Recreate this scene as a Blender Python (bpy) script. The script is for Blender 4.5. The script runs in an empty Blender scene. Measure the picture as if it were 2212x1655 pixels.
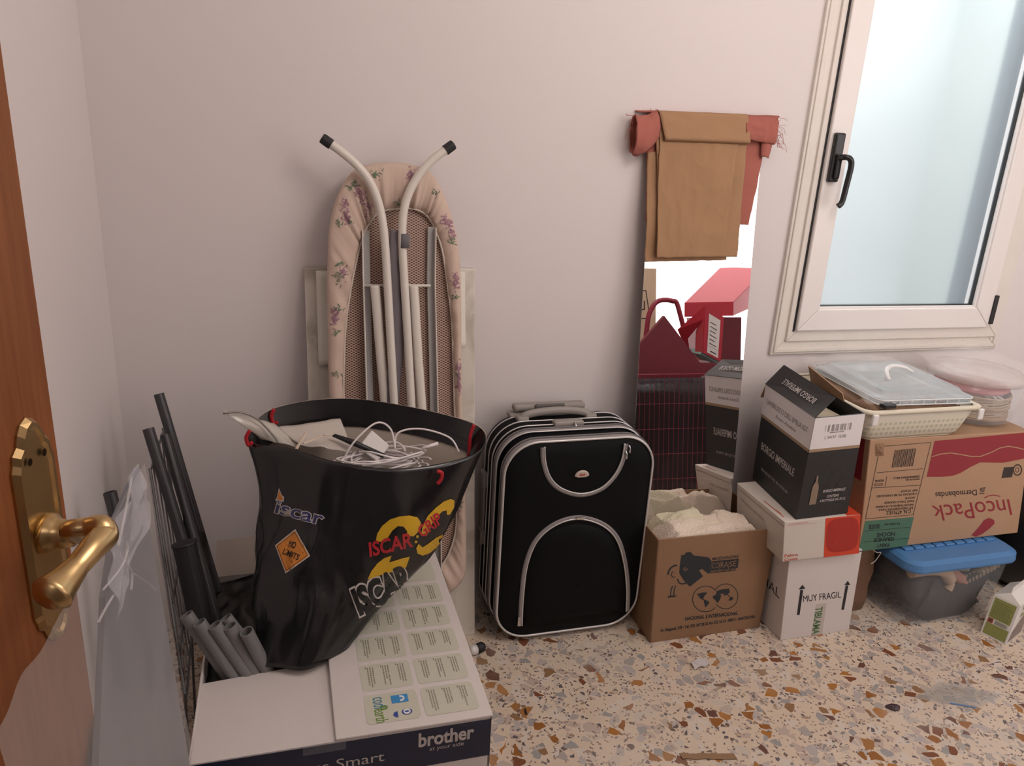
import bpy, bmesh, math, random
from mathutils import Vector, Matrix, noise
from mathutils.bvhtree import BVHTree
random.seed(7)
R=math.radians
# ------------------------------------------------------------------ camera
F_PX=1660.0; YAW,PIT,ROL=R(17.0),R(17.94),R(3.27)
CAM=Vector((0,-2.05,1.4))
c,s=math.cos,math.sin
fw=Vector((s(YAW)*c(PIT),c(YAW)*c(PIT),-s(PIT)))
r0=Vector((c(YAW),-s(YAW),0)); u0=r0.cross(fw)
rt=r0*c(ROL)+u0*s(ROL); up=-r0*s(ROL)+u0*c(ROL)
cd=bpy.data.cameras.new('camera'); cam=bpy.data.objects.new('camera',cd)
bpy.context.scene.collection.objects.link(cam)
cd.sensor_width=36; cd.sensor_fit='HORIZONTAL'; cd.lens=F_PX/2212*36; cd.clip_start=.02
cam.matrix_world=Matrix(((rt.x,up.x,-fw.x,CAM.x),(rt.y,up.y,-fw.y,CAM.y),(rt.z,up.z,-fw.z,CAM.z),(0,0,0,1)))
sc=bpy.context.scene; sc.camera=cam
vs=sc.view_settings; vs.view_transform='Standard'; vs.look='None'; vs.gamma=1; vs.use_curve_mapping=False
vs.exposure=0.0
# ------------------------------------------------------------------ world + lights
w=bpy.data.worlds.new('world'); sc.world=w; w.use_nodes=True
w.node_tree.nodes['Background'].inputs[0].default_value=(.92,.95,1.0,1); w.node_tree.nodes['Background'].inputs[1].default_value=1.5
def area(name,loc,target,sx,sy,power,col):
    l=bpy.data.lights.new(name,'AREA'); l.shape='RECTANGLE'; l.size=sx; l.size_y=sy; l.energy=power; l.color=col
    o=bpy.data.objects.new(name,l); sc.collection.objects.link(o); o.location=loc
    o.rotation_euler=(Vector(target)-Vector(loc)).to_track_quat('-Z','Y').to_euler(); return o
area('back_right_fill',(2.68,-2.06,1.42),(2.4,0,1.15),1.36,1.6,7,(1,.93,.92))     # added fill before the glowing pane, lights the room from behind right
pl_=bpy.data.lights.new('ceiling_lamp_light','POINT'); pl_.energy=29; pl_.color=(1,.90,.84); pl_.shadow_soft_size=.32
po=bpy.data.objects.new('ceiling_lamp_light',pl_); sc.collection.objects.link(po); po.location=(1.15,-1.4,2.28)
area('corridor_fill_light',(0.0,-2.9,2.4),(0.0,-2.4,1),.5,.5,3,(1,.88,.84))  # added fill from the corridor side, no lamp fixture there
area('lightwell_daylight',(1.9,.75,2.5),(1.9,.6,.8),1.6,.5,20,(.93,.97,1.0))
# ------------------------------------------------------------------ helpers
def ray(x,y): return rt*((x-1106)/F_PX)-up*((y-827.5)/F_PX)+fw
def atY(x,y,v): d=ray(x,y); return CAM+d*((v-CAM.y)/d.y)
def atZ(x,y,v): d=ray(x,y); return CAM+d*((v-CAM.z)/d.z)
def atX(x,y,v): d=ray(x,y); return CAM+d*((v-CAM.x)/d.x)
MATS={}
def mat(name,col,rough=.6,metal=0,bump=0,bscale=60,var=0,vscale=6,spec=.5,coat=0,trans=0,alpha=1,emit=0,sheen=0):
    if name in MATS: return MATS[name]
    m=bpy.data.materials.new(name); m.use_nodes=True; nt=m.node_tree; b=nt.nodes['Principled BSDF']
    b.inputs['Base Color'].default_value=(*col,1); b.inputs['Roughness'].default_value=rough; b.inputs['Metallic'].default_value=metal
    b.inputs['Specular IOR Level'].default_value=spec; b.inputs['Coat Weight'].default_value=coat
    b.inputs['Transmission Weight'].default_value=trans; b.inputs['Alpha'].default_value=alpha
    if emit: b.inputs['Emission Color'].default_value=(*col,1); b.inputs['Emission Strength'].default_value=emit
    if sheen: b.inputs['Sheen Weight'].default_value=sheen
    tc=nt.nodes.new('ShaderNodeTexCoord')
    if var:
        n=nt.nodes.new('ShaderNodeTexNoise'); n.inputs['Scale'].default_value=vscale; n.inputs['Detail'].default_value=5
        nt.links.new(tc.outputs['Object'],n.inputs['Vector'])
        mx=nt.nodes.new('ShaderNodeMix'); mx.data_type='RGBA'
        mx.inputs[6].default_value=(*[max(0,k*(1-var)) for k in col],1); mx.inputs[7].default_value=(*[min(1,k*(1+var)) for k in col],1)
        nt.links.new(n.outputs['Fac'],mx.inputs[0]); nt.links.new(mx.outputs[2],b.inputs['Base Color'])
    if bump:
        n2=nt.nodes.new('ShaderNodeTexNoise'); n2.inputs['Scale'].default_value=bscale; n2.inputs['Detail'].default_value=4
        nt.links.new(tc.outputs['Object'],n2.inputs['Vector'])
        bp=nt.nodes.new('ShaderNodeBump'); bp.inputs['Strength'].default_value=bump; bp.inputs['Distance'].default_value=.01
        nt.links.new(n2.outputs['Fac'],bp.inputs['Height']); nt.links.new(bp.outputs['Normal'],b.inputs['Normal'])
    MATS[name]=m; return m
class MB:
    def __init__(s): s.v=[]; s.f=[]; s.mi=[]
    def add(s,vs,fs,mi=0):
        o=len(s.v); s.v+= [Vector(p) for p in vs]; s.f+=[[o+i for i in f] for f in fs]; s.mi+=[mi]*len(fs); return s
    def hexa(s,b,t,mi=0):   # bottom 4, top 4 (same winding)
        return s.add(list(b)+list(t),[(3,2,1,0),(4,5,6,7),(0,1,5,4),(1,2,6,5),(2,3,7,6),(3,0,4,7)],mi)
    def box(s,lo,hi,mi=0):
        x0,y0,z0=lo; x1,y1,z1=hi
        return s.hexa([(x0,y0,z0),(x1,y0,z0),(x1,y1,z0),(x0,y1,z0)],[(x0,y0,z1),(x1,y0,z1),(x1,y1,z1),(x0,y1,z1)],mi)
    def slab(s,q,th,mi=0):  # quad (4 pts) thickened along its normal
        q=[Vector(p) for p in q]; n=(q[1]-q[0]).cross(q[3]-q[0]).normalized()*th
        return s.hexa(q,[p+n for p in q],mi)
    def tube(s,pts,r,seg=12,closed=False,cap=True,mi=0,flat=1.0):
        pts=[Vector(p) for p in pts]; n=len(pts); rings=[]; prev=None
        for i,p in enumerate(pts):
            if closed: t=(pts[(i+1)%n]-pts[i-1])
            else: t=pts[min(i+1,n-1)]-pts[max(i-1,0)]
            t.normalize()
            if prev is None:
                a=Vector((0,0,1)) if abs(t.z)<.9 else Vector((0,1,0)); u=t.cross(a).normalized()
            else: u=(prev-t*prev.dot(t)).normalized()
            prev=u; v=t.cross(u); rr=r[i] if isinstance(r,(list,tuple)) else r
            rings.append([p+(u*math.cos(2*math.pi*k/seg)+v*math.sin(2*math.pi*k/seg)*flat)*rr for k in range(seg)])
        vs=[q for rg in rings for q in rg]; fs=[]
        for i in range(n if closed else n-1):
            j=(i+1)%n
            for k in range(seg): fs.append((i*seg+k,i*seg+(k+1)%seg,j*seg+(k+1)%seg,j*seg+k))
        if cap and not closed: fs.append(tuple(range(seg))[::-1]); fs.append(tuple((n-1)*seg+k for k in range(seg)))
        return s.add(vs,fs,mi)
    def loft(s,rings,closed=True,cap=False,mi=0):
        m=len(rings[0]); vs=[p for r in rings for p in r]; fs=[]
        for i in range(len(rings)-1):
            for k in range(m if closed else m-1):
                fs.append((i*m+k,i*m+(k+1)%m,(i+1)*m+(k+1)%m,(i+1)*m+k))
        if cap: fs.append(tuple(range(m))[::-1]); fs.append(tuple((len(rings)-1)*m+k for k in range(m)))
        return s.add(vs,fs,mi)
    def build(s,name,m,parent=None,bevel=0,smooth=False,sub=0,solid=0,seg=2,matoff=0):
        me=bpy.data.meshes.new(name); me.from_pydata([tuple(p) for p in s.v],[],s.f); 
        for k in (m if isinstance(m,(list,tuple)) else [m]): me.materials.append(k)
        for p,i in zip(me.polygons,s.mi): p.material_index=i; p.use_smooth=smooth
        me.validate(); me.update()
        bm=bmesh.new(); bm.from_mesh(me); bmesh.ops.recalc_face_normals(bm,faces=bm.faces); bm.to_mesh(me); bm.free()
        o=bpy.data.objects.new(name,me); sc.collection.objects.link(o)
        if parent is not None: put(o,parent)
        if bevel: b=o.modifiers.new('b','BEVEL'); b.width=bevel; b.segments=seg; b.limit_method='ANGLE'; b.angle_limit=R(40)
        if sub: q=o.modifiers.new('s','SUBSURF'); q.levels=sub; q.render_levels=sub
        if solid: q=o.modifiers.new('t','SOLIDIFY'); q.thickness=abs(solid); q.offset=1 if solid>0 else -1; q.material_offset=matoff
        return o
def put(o,parent):
    o.parent=parent; o.matrix_parent_inverse=(Matrix.Translation(-parent.location) if parent.type=='EMPTY' else Matrix())
def thing(name,label,cat,loc,group=None):
    o=bpy.data.objects.new(name,None); sc.collection.objects.link(o); o.location=loc; o.empty_display_size=.05
    o['label']=label; o['category']=cat
    if group: o['group']=group
    return o
def tag(o,label,cat,group=None):
    o['label']=label; o['category']=cat
    if group: o['group']=group
    return o
def struct(o): o['kind']='structure'; return o
def frame(O,Ux,Vy,off=.0006):
    O=Vector(O); U=(Vector(Ux)-O); V=(Vector(Vy)-O); W=U.length; Hh=V.length; U.normalize(); V.normalize(); N=U.cross(V).normalized()*off
    f=lambda x,y,k=1: O+U*x+V*y+N*k
    f.W=W; f.H=Hh; return f
def bil(bl,br,tr,tl,off=.0006):
    bl,br,tr,tl=[Vector(p) for p in (bl,br,tr,tl)]; N=(br-bl).cross(tl-bl).normalized()*off
    def f(x,y,k=1): return bl*(1-x)*(1-y)+br*x*(1-y)+tr*x*y+tl*(1-x)*y+N*k
    return f
def text2d(body,bold=0,shear=0,spacing=1):
    cu=bpy.data.curves.new('t','FONT'); cu.body=body; cu.size=1; cu.offset=bold; cu.shear=shear; cu.space_character=spacing; cu.resolution_u=3
    ob=bpy.data.objects.new('t',cu); me=ob.to_mesh(); vs=[(v.co.x,v.co.y) for v in me.vertices]; fs=[tuple(p.vertices) for p in me.polygons]
    ob.to_mesh_clear(); bpy.data.objects.remove(ob); bpy.data.curves.remove(cu); return vs,fs
def txt(mb,fr,body,x,y,w,h,rot=0,bold=0,shear=0,k=1,mi=0,spacing=1):
    """text fitted in a w x h rectangle whose lower-left corner is x,y; rot degrees about the rectangle corner"""
    vs,fs=text2d(body,bold,shear,spacing); ref=text2d(body,0,shear,spacing)[0]
    x0=min(v[0] for v in ref); x1=max(v[0] for v in ref); y0=min(v[1] for v in ref); y1=max(v[1] for v in ref)
    cr,sr=math.cos(R(rot)),math.sin(R(rot)); out=[]
    for a,b in vs:
        a=(a-x0)/(x1-x0)*w; b=(b-y0)/(y1-y0)*h
        out.append(fr(x+a*cr-b*sr,y+a*sr+b*cr,k))
    mb.add(out,fs,mi)
def poly(mb,fr,pts,k=1,mi=0): mb.add([fr(a,b,k) for a,b in pts],[tuple(range(len(pts)))],mi)
def rect(mb,fr,x0,y0,x1,y1,k=1,mi=0): poly(mb,fr,[(x0,y0),(x1,y0),(x1,y1),(x0,y1)],k,mi)
def line(mb,fr,pts,wd,k=1,mi=0,closed=False):
    n=len(pts); L=[];Rr=[]
    for i,p in enumerate(pts):
        a=pts[(i-1)%n] if closed or i>0 else p; b=pts[(i+1)%n] if closed or i<n-1 else p
        dx,dy=b[0]-a[0],b[1]-a[1]; l=math.hypot(dx,dy) or 1; nx,ny=-dy/l*wd/2,dx/l*wd/2
        L.append((p[0]+nx,p[1]+ny)); Rr.append((p[0]-nx,p[1]-ny))
    for i in range(n if closed else n-1):
        j=(i+1)%n; poly(mb,fr,[L[i],L[j],Rr[j],Rr[i]],k,mi)
def rrect(x0,y0,x1,y1,r,n=6):
    o=[]
    for cx,cy,a in ((x1-r,y0+r,-90),(x1-r,y1-r,0),(x0+r,y1-r,90),(x0+r,y0+r,180)):
        for i in range(n+1): t=R(a+90*i/n); o.append((cx+r*math.cos(t),cy+r*math.sin(t)))
    return o
def circ(cx,cy,r,n=32,a0=0,a1=360,ry=None): 
    ry=ry or r
    return [(cx+r*math.cos(R(a0+(a1-a0)*i/n)),cy+ry*math.sin(R(a0+(a1-a0)*i/n))) for i in range(n+(0 if a1-a0==360 else 1))]
def catm(P,n=8,closed=False):
    P=[Vector(p) for p in P]; m=len(P); o=[]
    for i in range(m if closed else m-1):
        g=lambda k: P[k%m] if closed else P[min(max(k,0),m-1)]
        a,b,cc,d=g(i-1),g(i),g(i+1),g(i+2)
        for j in range(n):
            t=j/n; o.append(.5*((2*b)+(cc-a)*t+(2*a-5*b+4*cc-d)*t*t+(3*b-a-3*cc+d)*t**3))
    if not closed: o.append(P[-1])
    return o
def nz(x,y,z=0,k=1): return noise.noise(Vector((x*k,y*k,z*k)))
def sheet(fn,nu,nv,mb=None,mi=0):
    mb=mb or MB(); vs=[fn(i/nu,j/nv) for j in range(nv+1) for i in range(nu+1)]
    fs=[(j*(nu+1)+i,j*(nu+1)+i+1,(j+1)*(nu+1)+i+1,(j+1)*(nu+1)+i) for j in range(nv) for i in range(nu)]
    return mb.add(vs,fs,mi)
# node helpers
def N(nt,t,**kw):
    n=nt.nodes.new(t)
    for k,v in kw.items(): setattr(n,k,v)
    return n
def L(nt,a,b): nt.links.new(a,b)
# ------------------------------------------------------------------ materials
wallm=mat('wall_plaster',(.73,.675,.665),.75,bump=.03,bscale=35,var=.015,vscale=2)
ceilm=mat('ceiling_paint',(.80,.77,.75),.9)
white=mat('white_lacquered_aluminium',(.80,.76,.73),.35,var=.03,vscale=8)
cream_paint=mat('old_cream_paint',(.74,.69,.63),.5,bump=.25,bscale=30,var=.05,vscale=14)
blackp=mat('black_plastic',(.012,.012,.013),.32)
rubber=mat('black_rubber',(.012,.012,.014),.6)
card=mat('brown_cardboard',(.27,.155,.085),.75,bump=.06,bscale=90,var=.06,vscale=9)
card2=mat('tan_cardboard',(.42,.26,.155),.75,bump=.06,bscale=90,var=.06,vscale=9)
cardin=mat('cardboard_inside',(.36,.225,.13),.85,var=.05)
whitecard=mat('white_card',(.66,.61,.585),.5,bump=.04,bscale=120,var=.03,vscale=9)
greycard=mat('grey_white_card',(.62,.56,.50),.6,var=.04,vscale=10)
ink=mat('black_ink',(.015,.015,.02),.6)
blueink=mat('dark_blue_grey_ink',(.018,.024,.030),.6)
steel=mat('chrome',(.7,.7,.7),.2,1)
greyplas=mat('warm_grey_plastic',(.30,.275,.25),.45)
# terrazzo
def terrazzo():
    m=bpy.data.materials.new('terrazzo'); m.use_nodes=True; nt=m.node_tree; b=nt.nodes['Principled BSDF']
    tc=N(nt,'ShaderNodeTexCoord'); 
    def math_(op,a,b_=None):
        n=N(nt,'ShaderNodeMath',operation=op)
        for i,q in enumerate((a,b_)):
            if q is None: continue
            if isinstance(q,(int,float)): n.inputs[i].default_value=q
            else: L(nt,q,n.inputs[i])
        return n.outputs[0]
    def mix(f,a,b_):
        n=N(nt,'ShaderNodeMix',data_type='RGBA')
        for i,q in ((0,f),(6,a),(7,b_)):
            if isinstance(q,tuple): n.inputs[i].default_value=(*q,1)
            elif isinstance(q,(int,float)): n.inputs[i].default_value=q
            else: L(nt,q,n.inputs[i])
        return n.outputs[2]
    nd=N(nt,'ShaderNodeTexNoise'); nd.inputs['Scale'].default_value=28; nd.inputs['Detail'].default_value=2; L(nt,tc.outputs['Object'],nd.inputs['Vector'])
    va=N(nt,'ShaderNodeVectorMath',operation='MULTIPLY_ADD'); L(nt,nd.outputs['Color'],va.inputs[0]); va.inputs[1].default_value=(.020,.020,0); L(nt,tc.outputs['Object'],va.inputs[2])
    def layer(scale,seed,keep,edge,cols,base):
        mp=N(nt,'ShaderNodeMapping'); mp.inputs['Location'].default_value=(seed,seed*1.7,0); mp.inputs['Rotation'].default_value=(0,0,seed); L(nt,va.outputs[0],mp.inputs['Vector'])
        v1=N(nt,'ShaderNodeTexVoronoi',voronoi_dimensions='2D'); v1.inputs['Scale'].default_value=scale; L(nt,mp.outputs[0],v1.inputs['Vector'])
        v2=N(nt,'ShaderNodeTexVoronoi',voronoi_dimensions='2D',feature='DISTANCE_TO_EDGE'); v2.inputs['Scale'].default_value=scale; L(nt,mp.outputs[0],v2.inputs['Vector'])
        sp=N(nt,'ShaderNodeSeparateColor'); L(nt,v1.outputs['Color'],sp.inputs[0])
        # varying size: edge threshold depends on the cell
        e=math_('MULTIPLY_ADD',sp.outputs[1],.10); 
        nt.nodes[-1].inputs[2].default_value=edge
        on=math_('MULTIPLY',math_('GREATER_THAN',sp.outputs[0],1-keep),math_('GREATER_THAN',v2.outputs['Distance'],e))
        cr=N(nt,'ShaderNodeValToRGB'); cr.color_ramp.interpolation='CONSTANT'; els=cr.color_ramp.elements
        while len(els)<len(cols): els.new(.5)
        for i,cc in enumerate(cols): els[i].position=i/len(cols); els[i].color=(*cc,1)
        L(nt,sp.outputs[2],cr.inputs[0]); return mix(on,base,cr.outputs[0])
    nb=N(nt,'ShaderNodeTexNoise'); nb.inputs['Scale'].default_value=9; nb.inputs['Detail'].default_value=6; L(nt,tc.outputs['Object'],nb.inputs['Vector'])
    base=mix(nb.outputs['Fac'],(.60,.485,.365),(.74,.62,.50))
    c1=layer(34,1.3,.45,.05,[(.52,.42,.36),(.60,.52,.44),(.50,.44,.40),(.66,.58,.50)],base)
    c1=layer(150,4.1,.18,.10,[(.20,.15,.13),(.30,.22,.18),(.13,.11,.12),(.36,.26,.20)],c1)
    c1=layer(82,2.2,.12,.10,[(.17,.12,.10),(.36,.26,.18),(.14,.12,.13),(.30,.27,.25)],c1)
    c2=layer(38,7.7,.15,.06,[(.40,.36,.33),(.46,.42,.40),(.34,.33,.32),(.50,.42,.35)],c1)
    c3=layer(33,3.4,.15,.07,[(.30,.12,.03),(.36,.17,.055),(.20,.075,.035),(.28,.16,.08),(.40,.17,.04),(.15,.07,.05)],c2)
    # whitish paint stains
    ns=N(nt,'ShaderNodeTexNoise'); ns.inputs['Scale'].default_value=3.2; ns.inputs['Detail'].default_value=8; L(nt,tc.outputs['Object'],ns.inputs['Vector'])
    cr=N(nt,'ShaderNodeValToRGB'); cr.color_ramp.elements[0].position=.52; cr.color_ramp.elements[1].position=.72; L(nt,ns.outputs['Fac'],cr.inputs[0])
    st=math_('MULTIPLY',cr.outputs[0],.45)
    c4=mix(st,c3,(.66,.58,.50)); L(nt,c4,b.inputs['Base Color'])
    b.inputs['Roughness'].default_value=.38; b.inputs['Specular IOR Level'].default_value=.3
    return m
terr=terrazzo()
def wood(name,c1,c2,axis='Z'):
    m=bpy.data.materials.new(name); m.use_nodes=True; nt=m.node_tree; b=nt.nodes['Principled BSDF']
    tc=N(nt,'ShaderNodeTexCoord'); mp=N(nt,'ShaderNodeMapping'); mp.inputs['Scale'].default_value=(30,30,1.6); L(nt,tc.outputs['Object'],mp.inputs['Vector'])
    n=N(nt,'ShaderNodeTexNoise'); n.inputs['Scale'].default_value=3; n.inputs['Detail'].default_value=8; n.inputs['Roughness'].default_value=.65; L(nt,mp.outputs[0],n.inputs['Vector'])
    cr=N(nt,'ShaderNodeValToRGB'); cr.color_ramp.elements[0].position=.3; cr.color_ramp.elements[1].position=.7
    cr.color_ramp.elements[0].color=(*c1,1); cr.color_ramp.elements[1].color=(*c2,1); L(nt,n.outputs['Fac'],cr.inputs[0]); L(nt,cr.outputs[0],b.inputs['Base Color'])
    b.inputs['Roughness'].default_value=.5; b.inputs['Specular IOR Level'].default_value=.25; return m
oak=wood('varnished_wood',(.17,.050,.014),(.27,.095,.030))
# ------------------------------------------------------------------ room shell
XL,XR,YF,ZC=-.418,3.5,-2.2,2.6
struct(MB().box((-1.6,-3.6,-.1),(XR+.1,.12,0)).build('floor',terr))
struct(MB().box((-1.6,-3.6,ZC),(XR+.1,.12,ZC+.1)).build('ceiling',ceilm))
WX0,WX1,WZ0,WZ1=1.60,2.37,.84,2.22      # opening of window_1
b=MB(); b.box((XL-.12,0,0),(WX0,.12,ZC)); b.box((WX1,0,0),(XR+.1,.12,ZC)); b.box((WX0,0,0),(WX1,.12,WZ0)); b.box((WX0,0,WZ1),(WX1,.12,ZC))
struct(b.build('wall_back',wallm))
struct(MB().box((XL-.12,YF,0),(XL,0,ZC)).build('wall_left',wallm))
struct(MB().box((XR,YF-.1,0),(XR+.1,0,ZC)).build('wall_right',wallm))
VX0,VX1,VZ0,VZ1=1.72,3.36,.62,2.22
b=MB(); b.box((XL-1.1,YF-.1,0),(-.40,YF,ZC)); b.box((-.40,YF-.1,2.08),(.46,YF,ZC)); b.box((.46,YF-.1,0),(VX0,YF,ZC)); b.box((VX1,YF-.1,0),(XR,YF,ZC))
b.box((VX0,YF-.1,0),(VX1,YF,VZ0)); b.box((VX0,YF-.1,VZ1),(VX1,YF,ZC)); struct(b.build('wall_front',wallm))
struct(MB().box((-1.6,-3.6,0),(1.4,-3.5,ZC)).build('wall_corridor',wallm))
struct(MB().box((1.4,-3.6,0),(1.5,YF-.1,ZC)).build('wall_corridor_right',wallm))
struct(MB().box((-1.6,-3.5,0),(-1.52,YF-.1,ZC)).build('wall_corridor_left',wallm))
# added glowing pane in the wall behind: whitens the mirror view, lights the room
w2=struct(MB().box((VX0,YF-.06,VZ0),(VX1,YF-.045,VZ1)).build('added_glow_pane',mat('bright_pane',(1,.97,.96),.4,emit=1.9)))
b=MB()
for q in (((VX0-.03,YF-.03,VZ0-.03),(VX0+.03,YF+.02,VZ1+.03)),((VX1-.03,YF-.03,VZ0-.03),(VX1+.03,YF+.02,VZ1+.03)),((VX0,YF-.03,VZ0-.03),(VX1,YF+.02,VZ0+.03)),((VX0,YF-.03,VZ1-.03),(VX1,YF+.02,VZ1+.03))): b.box(*q)
b.build('glow_pane_frame',white,w2,bevel=.004)
# ceiling lamp
t=thing('ceiling_lamp','white globe pendant lamp hanging from the ceiling','lamp',(1.15,-1.4,ZC))
MB().tube([(1.15,-1.4,ZC),(1.15,-1.4,2.50)],.006,8).build('lamp_rod',white,t)
b=MB(); b.loft([[(1.15+r*math.cos(a*math.pi/16),-1.4+r*math.sin(a*math.pi/16),z) for a in range(32)] for r,z in ((.05,2.6),(.06,2.585),(.06,2.57))],cap=True); b.build('lamp_base',white,t)
b=MB(); b.loft([[(1.15+.07*math.sin(q_)*math.cos(a*math.pi/16),-1.4+.07*math.sin(q_)*math.sin(a*math.pi/16),2.52+.05*math.cos(q_)) for a in range(32)] for q_ in [.1+k*.3 for k in range(5)]]); b.build('lamp_shade',white,t,smooth=True)
# ------------------------------------------------------------------ window_1
def ringframe(mb,x0,z0,x1,z1,wd,y0,y1,mi=0,prof=None):
    a=[(x0,z0),(x1,z0),(x1,z1),(x0,z1)]; bb=[(x0+wd,z0+wd),(x1-wd,z0+wd),(x1-wd,z1-wd),(x0+wd,z1-wd)]
    for i in range(4):
        j=(i+1)%4
        mb.hexa([(a[i][0],y1,a[i][1]),(a[j][0],y1,a[j][1]),(bb[j][0],y1,bb[j][1]),(bb[i][0],y1,bb[i][1])],
                [(a[i][0],y0,a[i][1]),(a[j][0],y0,a[j][1]),(bb[j][0],y0,bb[j][1]),(bb[i][0],y0,bb[i][1])],mi)
O0=(1.480,.772,2.398,2.30)   # outer architrave
win=struct(MB().box((1.60,.0,.84),(1.6,.0,.84)).build('window_1',white)) if False else None
b=MB(); ringframe(b,O0[0],O0[1],O0[2],O0[3],.052,-.012,.05); ringframe(b,O0[0]+.045,O0[1]+.045,O0[2]-.02,O0[3]-.045,.05,-.020,.05); ringframe(b,O0[0]+.008,O0[1]+.008,O0[2]-.008,O0[3]-.008,.014,-.017,0)
win=struct(b.build('window_1',cream_paint,bevel=.003)); win['label']='white aluminium casement window with frosted glass above the boxes'
SX0,SX1,SZ0,SZ1=1.548,2.318,.855,2.24
b=MB(); ringframe(b,SX0,SZ0,SX1,SZ1,.070,-.034,.03); sash=b.build('window_sash',white,win,bevel=.004)
b=MB(); ringframe(b,SX0+.066,SZ0+.066,SX1-.066,SZ1-.066,.010,-.027,.0); b.build('bead',white,sash,bevel=.002)
b=MB(); ringframe(b,SX0+.070,SZ0+.070,SX1-.070,SZ1-.070,.009,-.016,.0); b.build('window_gasket',blackp,win)
b=MB(); b.box((SX0-.006,-.0225,SZ0-.004),(SX0,-.018,SZ1)); b.build('gap_seal',blackp,win)
def frosted():
    m=bpy.data.materials.new('frosted_glass'); m.use_nodes=True; nt=m.node_tree
    for n in list(nt.nodes):
        if n.type=='BSDF_PRINCIPLED': nt.nodes.remove(n)
    out=[n for n in nt.nodes if n.type=='OUTPUT_MATERIAL'][0]
    g=N(nt,'ShaderNodeBsdfGlass'); g.inputs['Roughness'].default_value=.30; g.inputs['IOR'].default_value=1.10; g.inputs['Color'].default_value=(.97,.99,1,1)
    gl=N(nt,'ShaderNodeBsdfGlossy'); gl.inputs['Roughness'].default_value=.25
    tr=N(nt,'ShaderNodeBsdfTranslucent'); tr.inputs['Color'].default_value=(.9,.95,.97,1)
    m1=N(nt,'ShaderNodeMixShader'); m1.inputs[0].default_value=.12; L(nt,g.outputs[0],m1.inputs[1]); L(nt,tr.outputs[0],m1.inputs[2])
    m2=N(nt,'ShaderNodeMixShader'); m2.inputs[0].default_value=.03; L(nt,m1.outputs[0],m2.inputs[1]); L(nt,gl.outputs[0],m2.inputs[2]); L(nt,m2.outputs[0],out.inputs[0]); return m
MB().add([(SX0+.07,-.005,SZ0+.07),(SX1-.07,-.005,SZ0+.07),(SX1-.07,-.005,SZ1-.07),(SX0+.07,-.005,SZ1-.07)],[(0,1,2,3)]).build('glass_pane',frosted(),win)
# black handle
hd=MB().box((1.557,-.050,1.315),(1.590,-.033,1.455)).build('window_handle',blackp,win,bevel=.005)
MB().box((1.566,-.060,1.325),(1.584,-.05,1.395)).build('handle_boss',blackp,hd,bevel=.004)
b=MB(); b.tube(catm([(1.575,-.055,1.385),(1.578,-.076,1.388),(1.590,-.082,1.384),(1.598,-.083,1.365),(1.595,-.082,1.31),(1.590,-.082,1.262),(1.580,-.080,1.248)],6),.0085,10); b.build('handle_lever',blackp,hd,smooth=True)
MB().box((SX1-.006,-.040,.868),(SX1+.010,-.021,.968)).build('hinge',blackp,win,bevel=.002)
# light well outside the window
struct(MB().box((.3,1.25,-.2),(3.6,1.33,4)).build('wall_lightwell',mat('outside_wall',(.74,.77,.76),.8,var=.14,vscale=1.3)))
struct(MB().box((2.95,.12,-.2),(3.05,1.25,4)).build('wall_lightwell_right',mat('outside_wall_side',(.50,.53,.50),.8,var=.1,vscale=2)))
b=MB(); b.tube([(2.50,.30,-.2),(2.50,.30,4)],.07,16); tag(b.build('drain_pipe',mat('grey_drain',(.17,.20,.22),.5)),'grey vertical drain pipe blurred behind the frosted glass','pipe')
# ------------------------------------------------------------------ door_1 (open, at the left)
E=Vector((-.190,-1.37,0)); az=R(15); dd=Vector((math.sin(az),math.cos(az),0)); nn=Vector((math.cos(az),-math.sin(az),0))
def dp(s_,n_,z): return E-dd*s_+nn*n_+Vector((0,0,z))     # s from free edge towards the hinge, n outwards
HZ=1.068
door=struct(MB().hexa([dp(0,0,.01),dp(.80,0,.01),dp(.80,-.035,.01),dp(0,-.035,.01)],[dp(0,0,2.04),dp(.80,0,2.04),dp(.80,-.035,2.04),dp(0,-.035,2.04)]).build('door_1',oak,bevel=.002))
door['label']='varnished wooden door standing open, with a brass lever handle'
b=MB()
def dfr(s0,z0,s1,z1,wd,th):
    A=[(s0,z0),(s1,z0),(s1,z1),(s0,z1)]; B=[(s0+wd,z0+wd),(s1-wd,z0+wd),(s1-wd,z1-wd),(s0+wd,z1-wd)]
    for i in range(4):
        j=(i+1)%4
        b.hexa([dp(A[i][0],0,A[i][1]),dp(A[j][0],0,A[j][1]),dp(B[j][0],0,B[j][1]),dp(B[i][0],0,B[i][1])],
               [dp(A[i][0],th*.3,A[i][1]),dp(A[j][0],th*.3,A[j][1]),dp(B[j][0],th,B[j][1]),dp(B[i][0],th,B[i][1])])
dfr(.115,.12,.69,.90,.035,.010); dfr(.115,1.22,.69,1.95,.035,.010); b.build('door_moulding',oak,door)
brass=mat('aged_brass',(.50,.35,.17),.30,1,var=.18,vscale=18)
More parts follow.
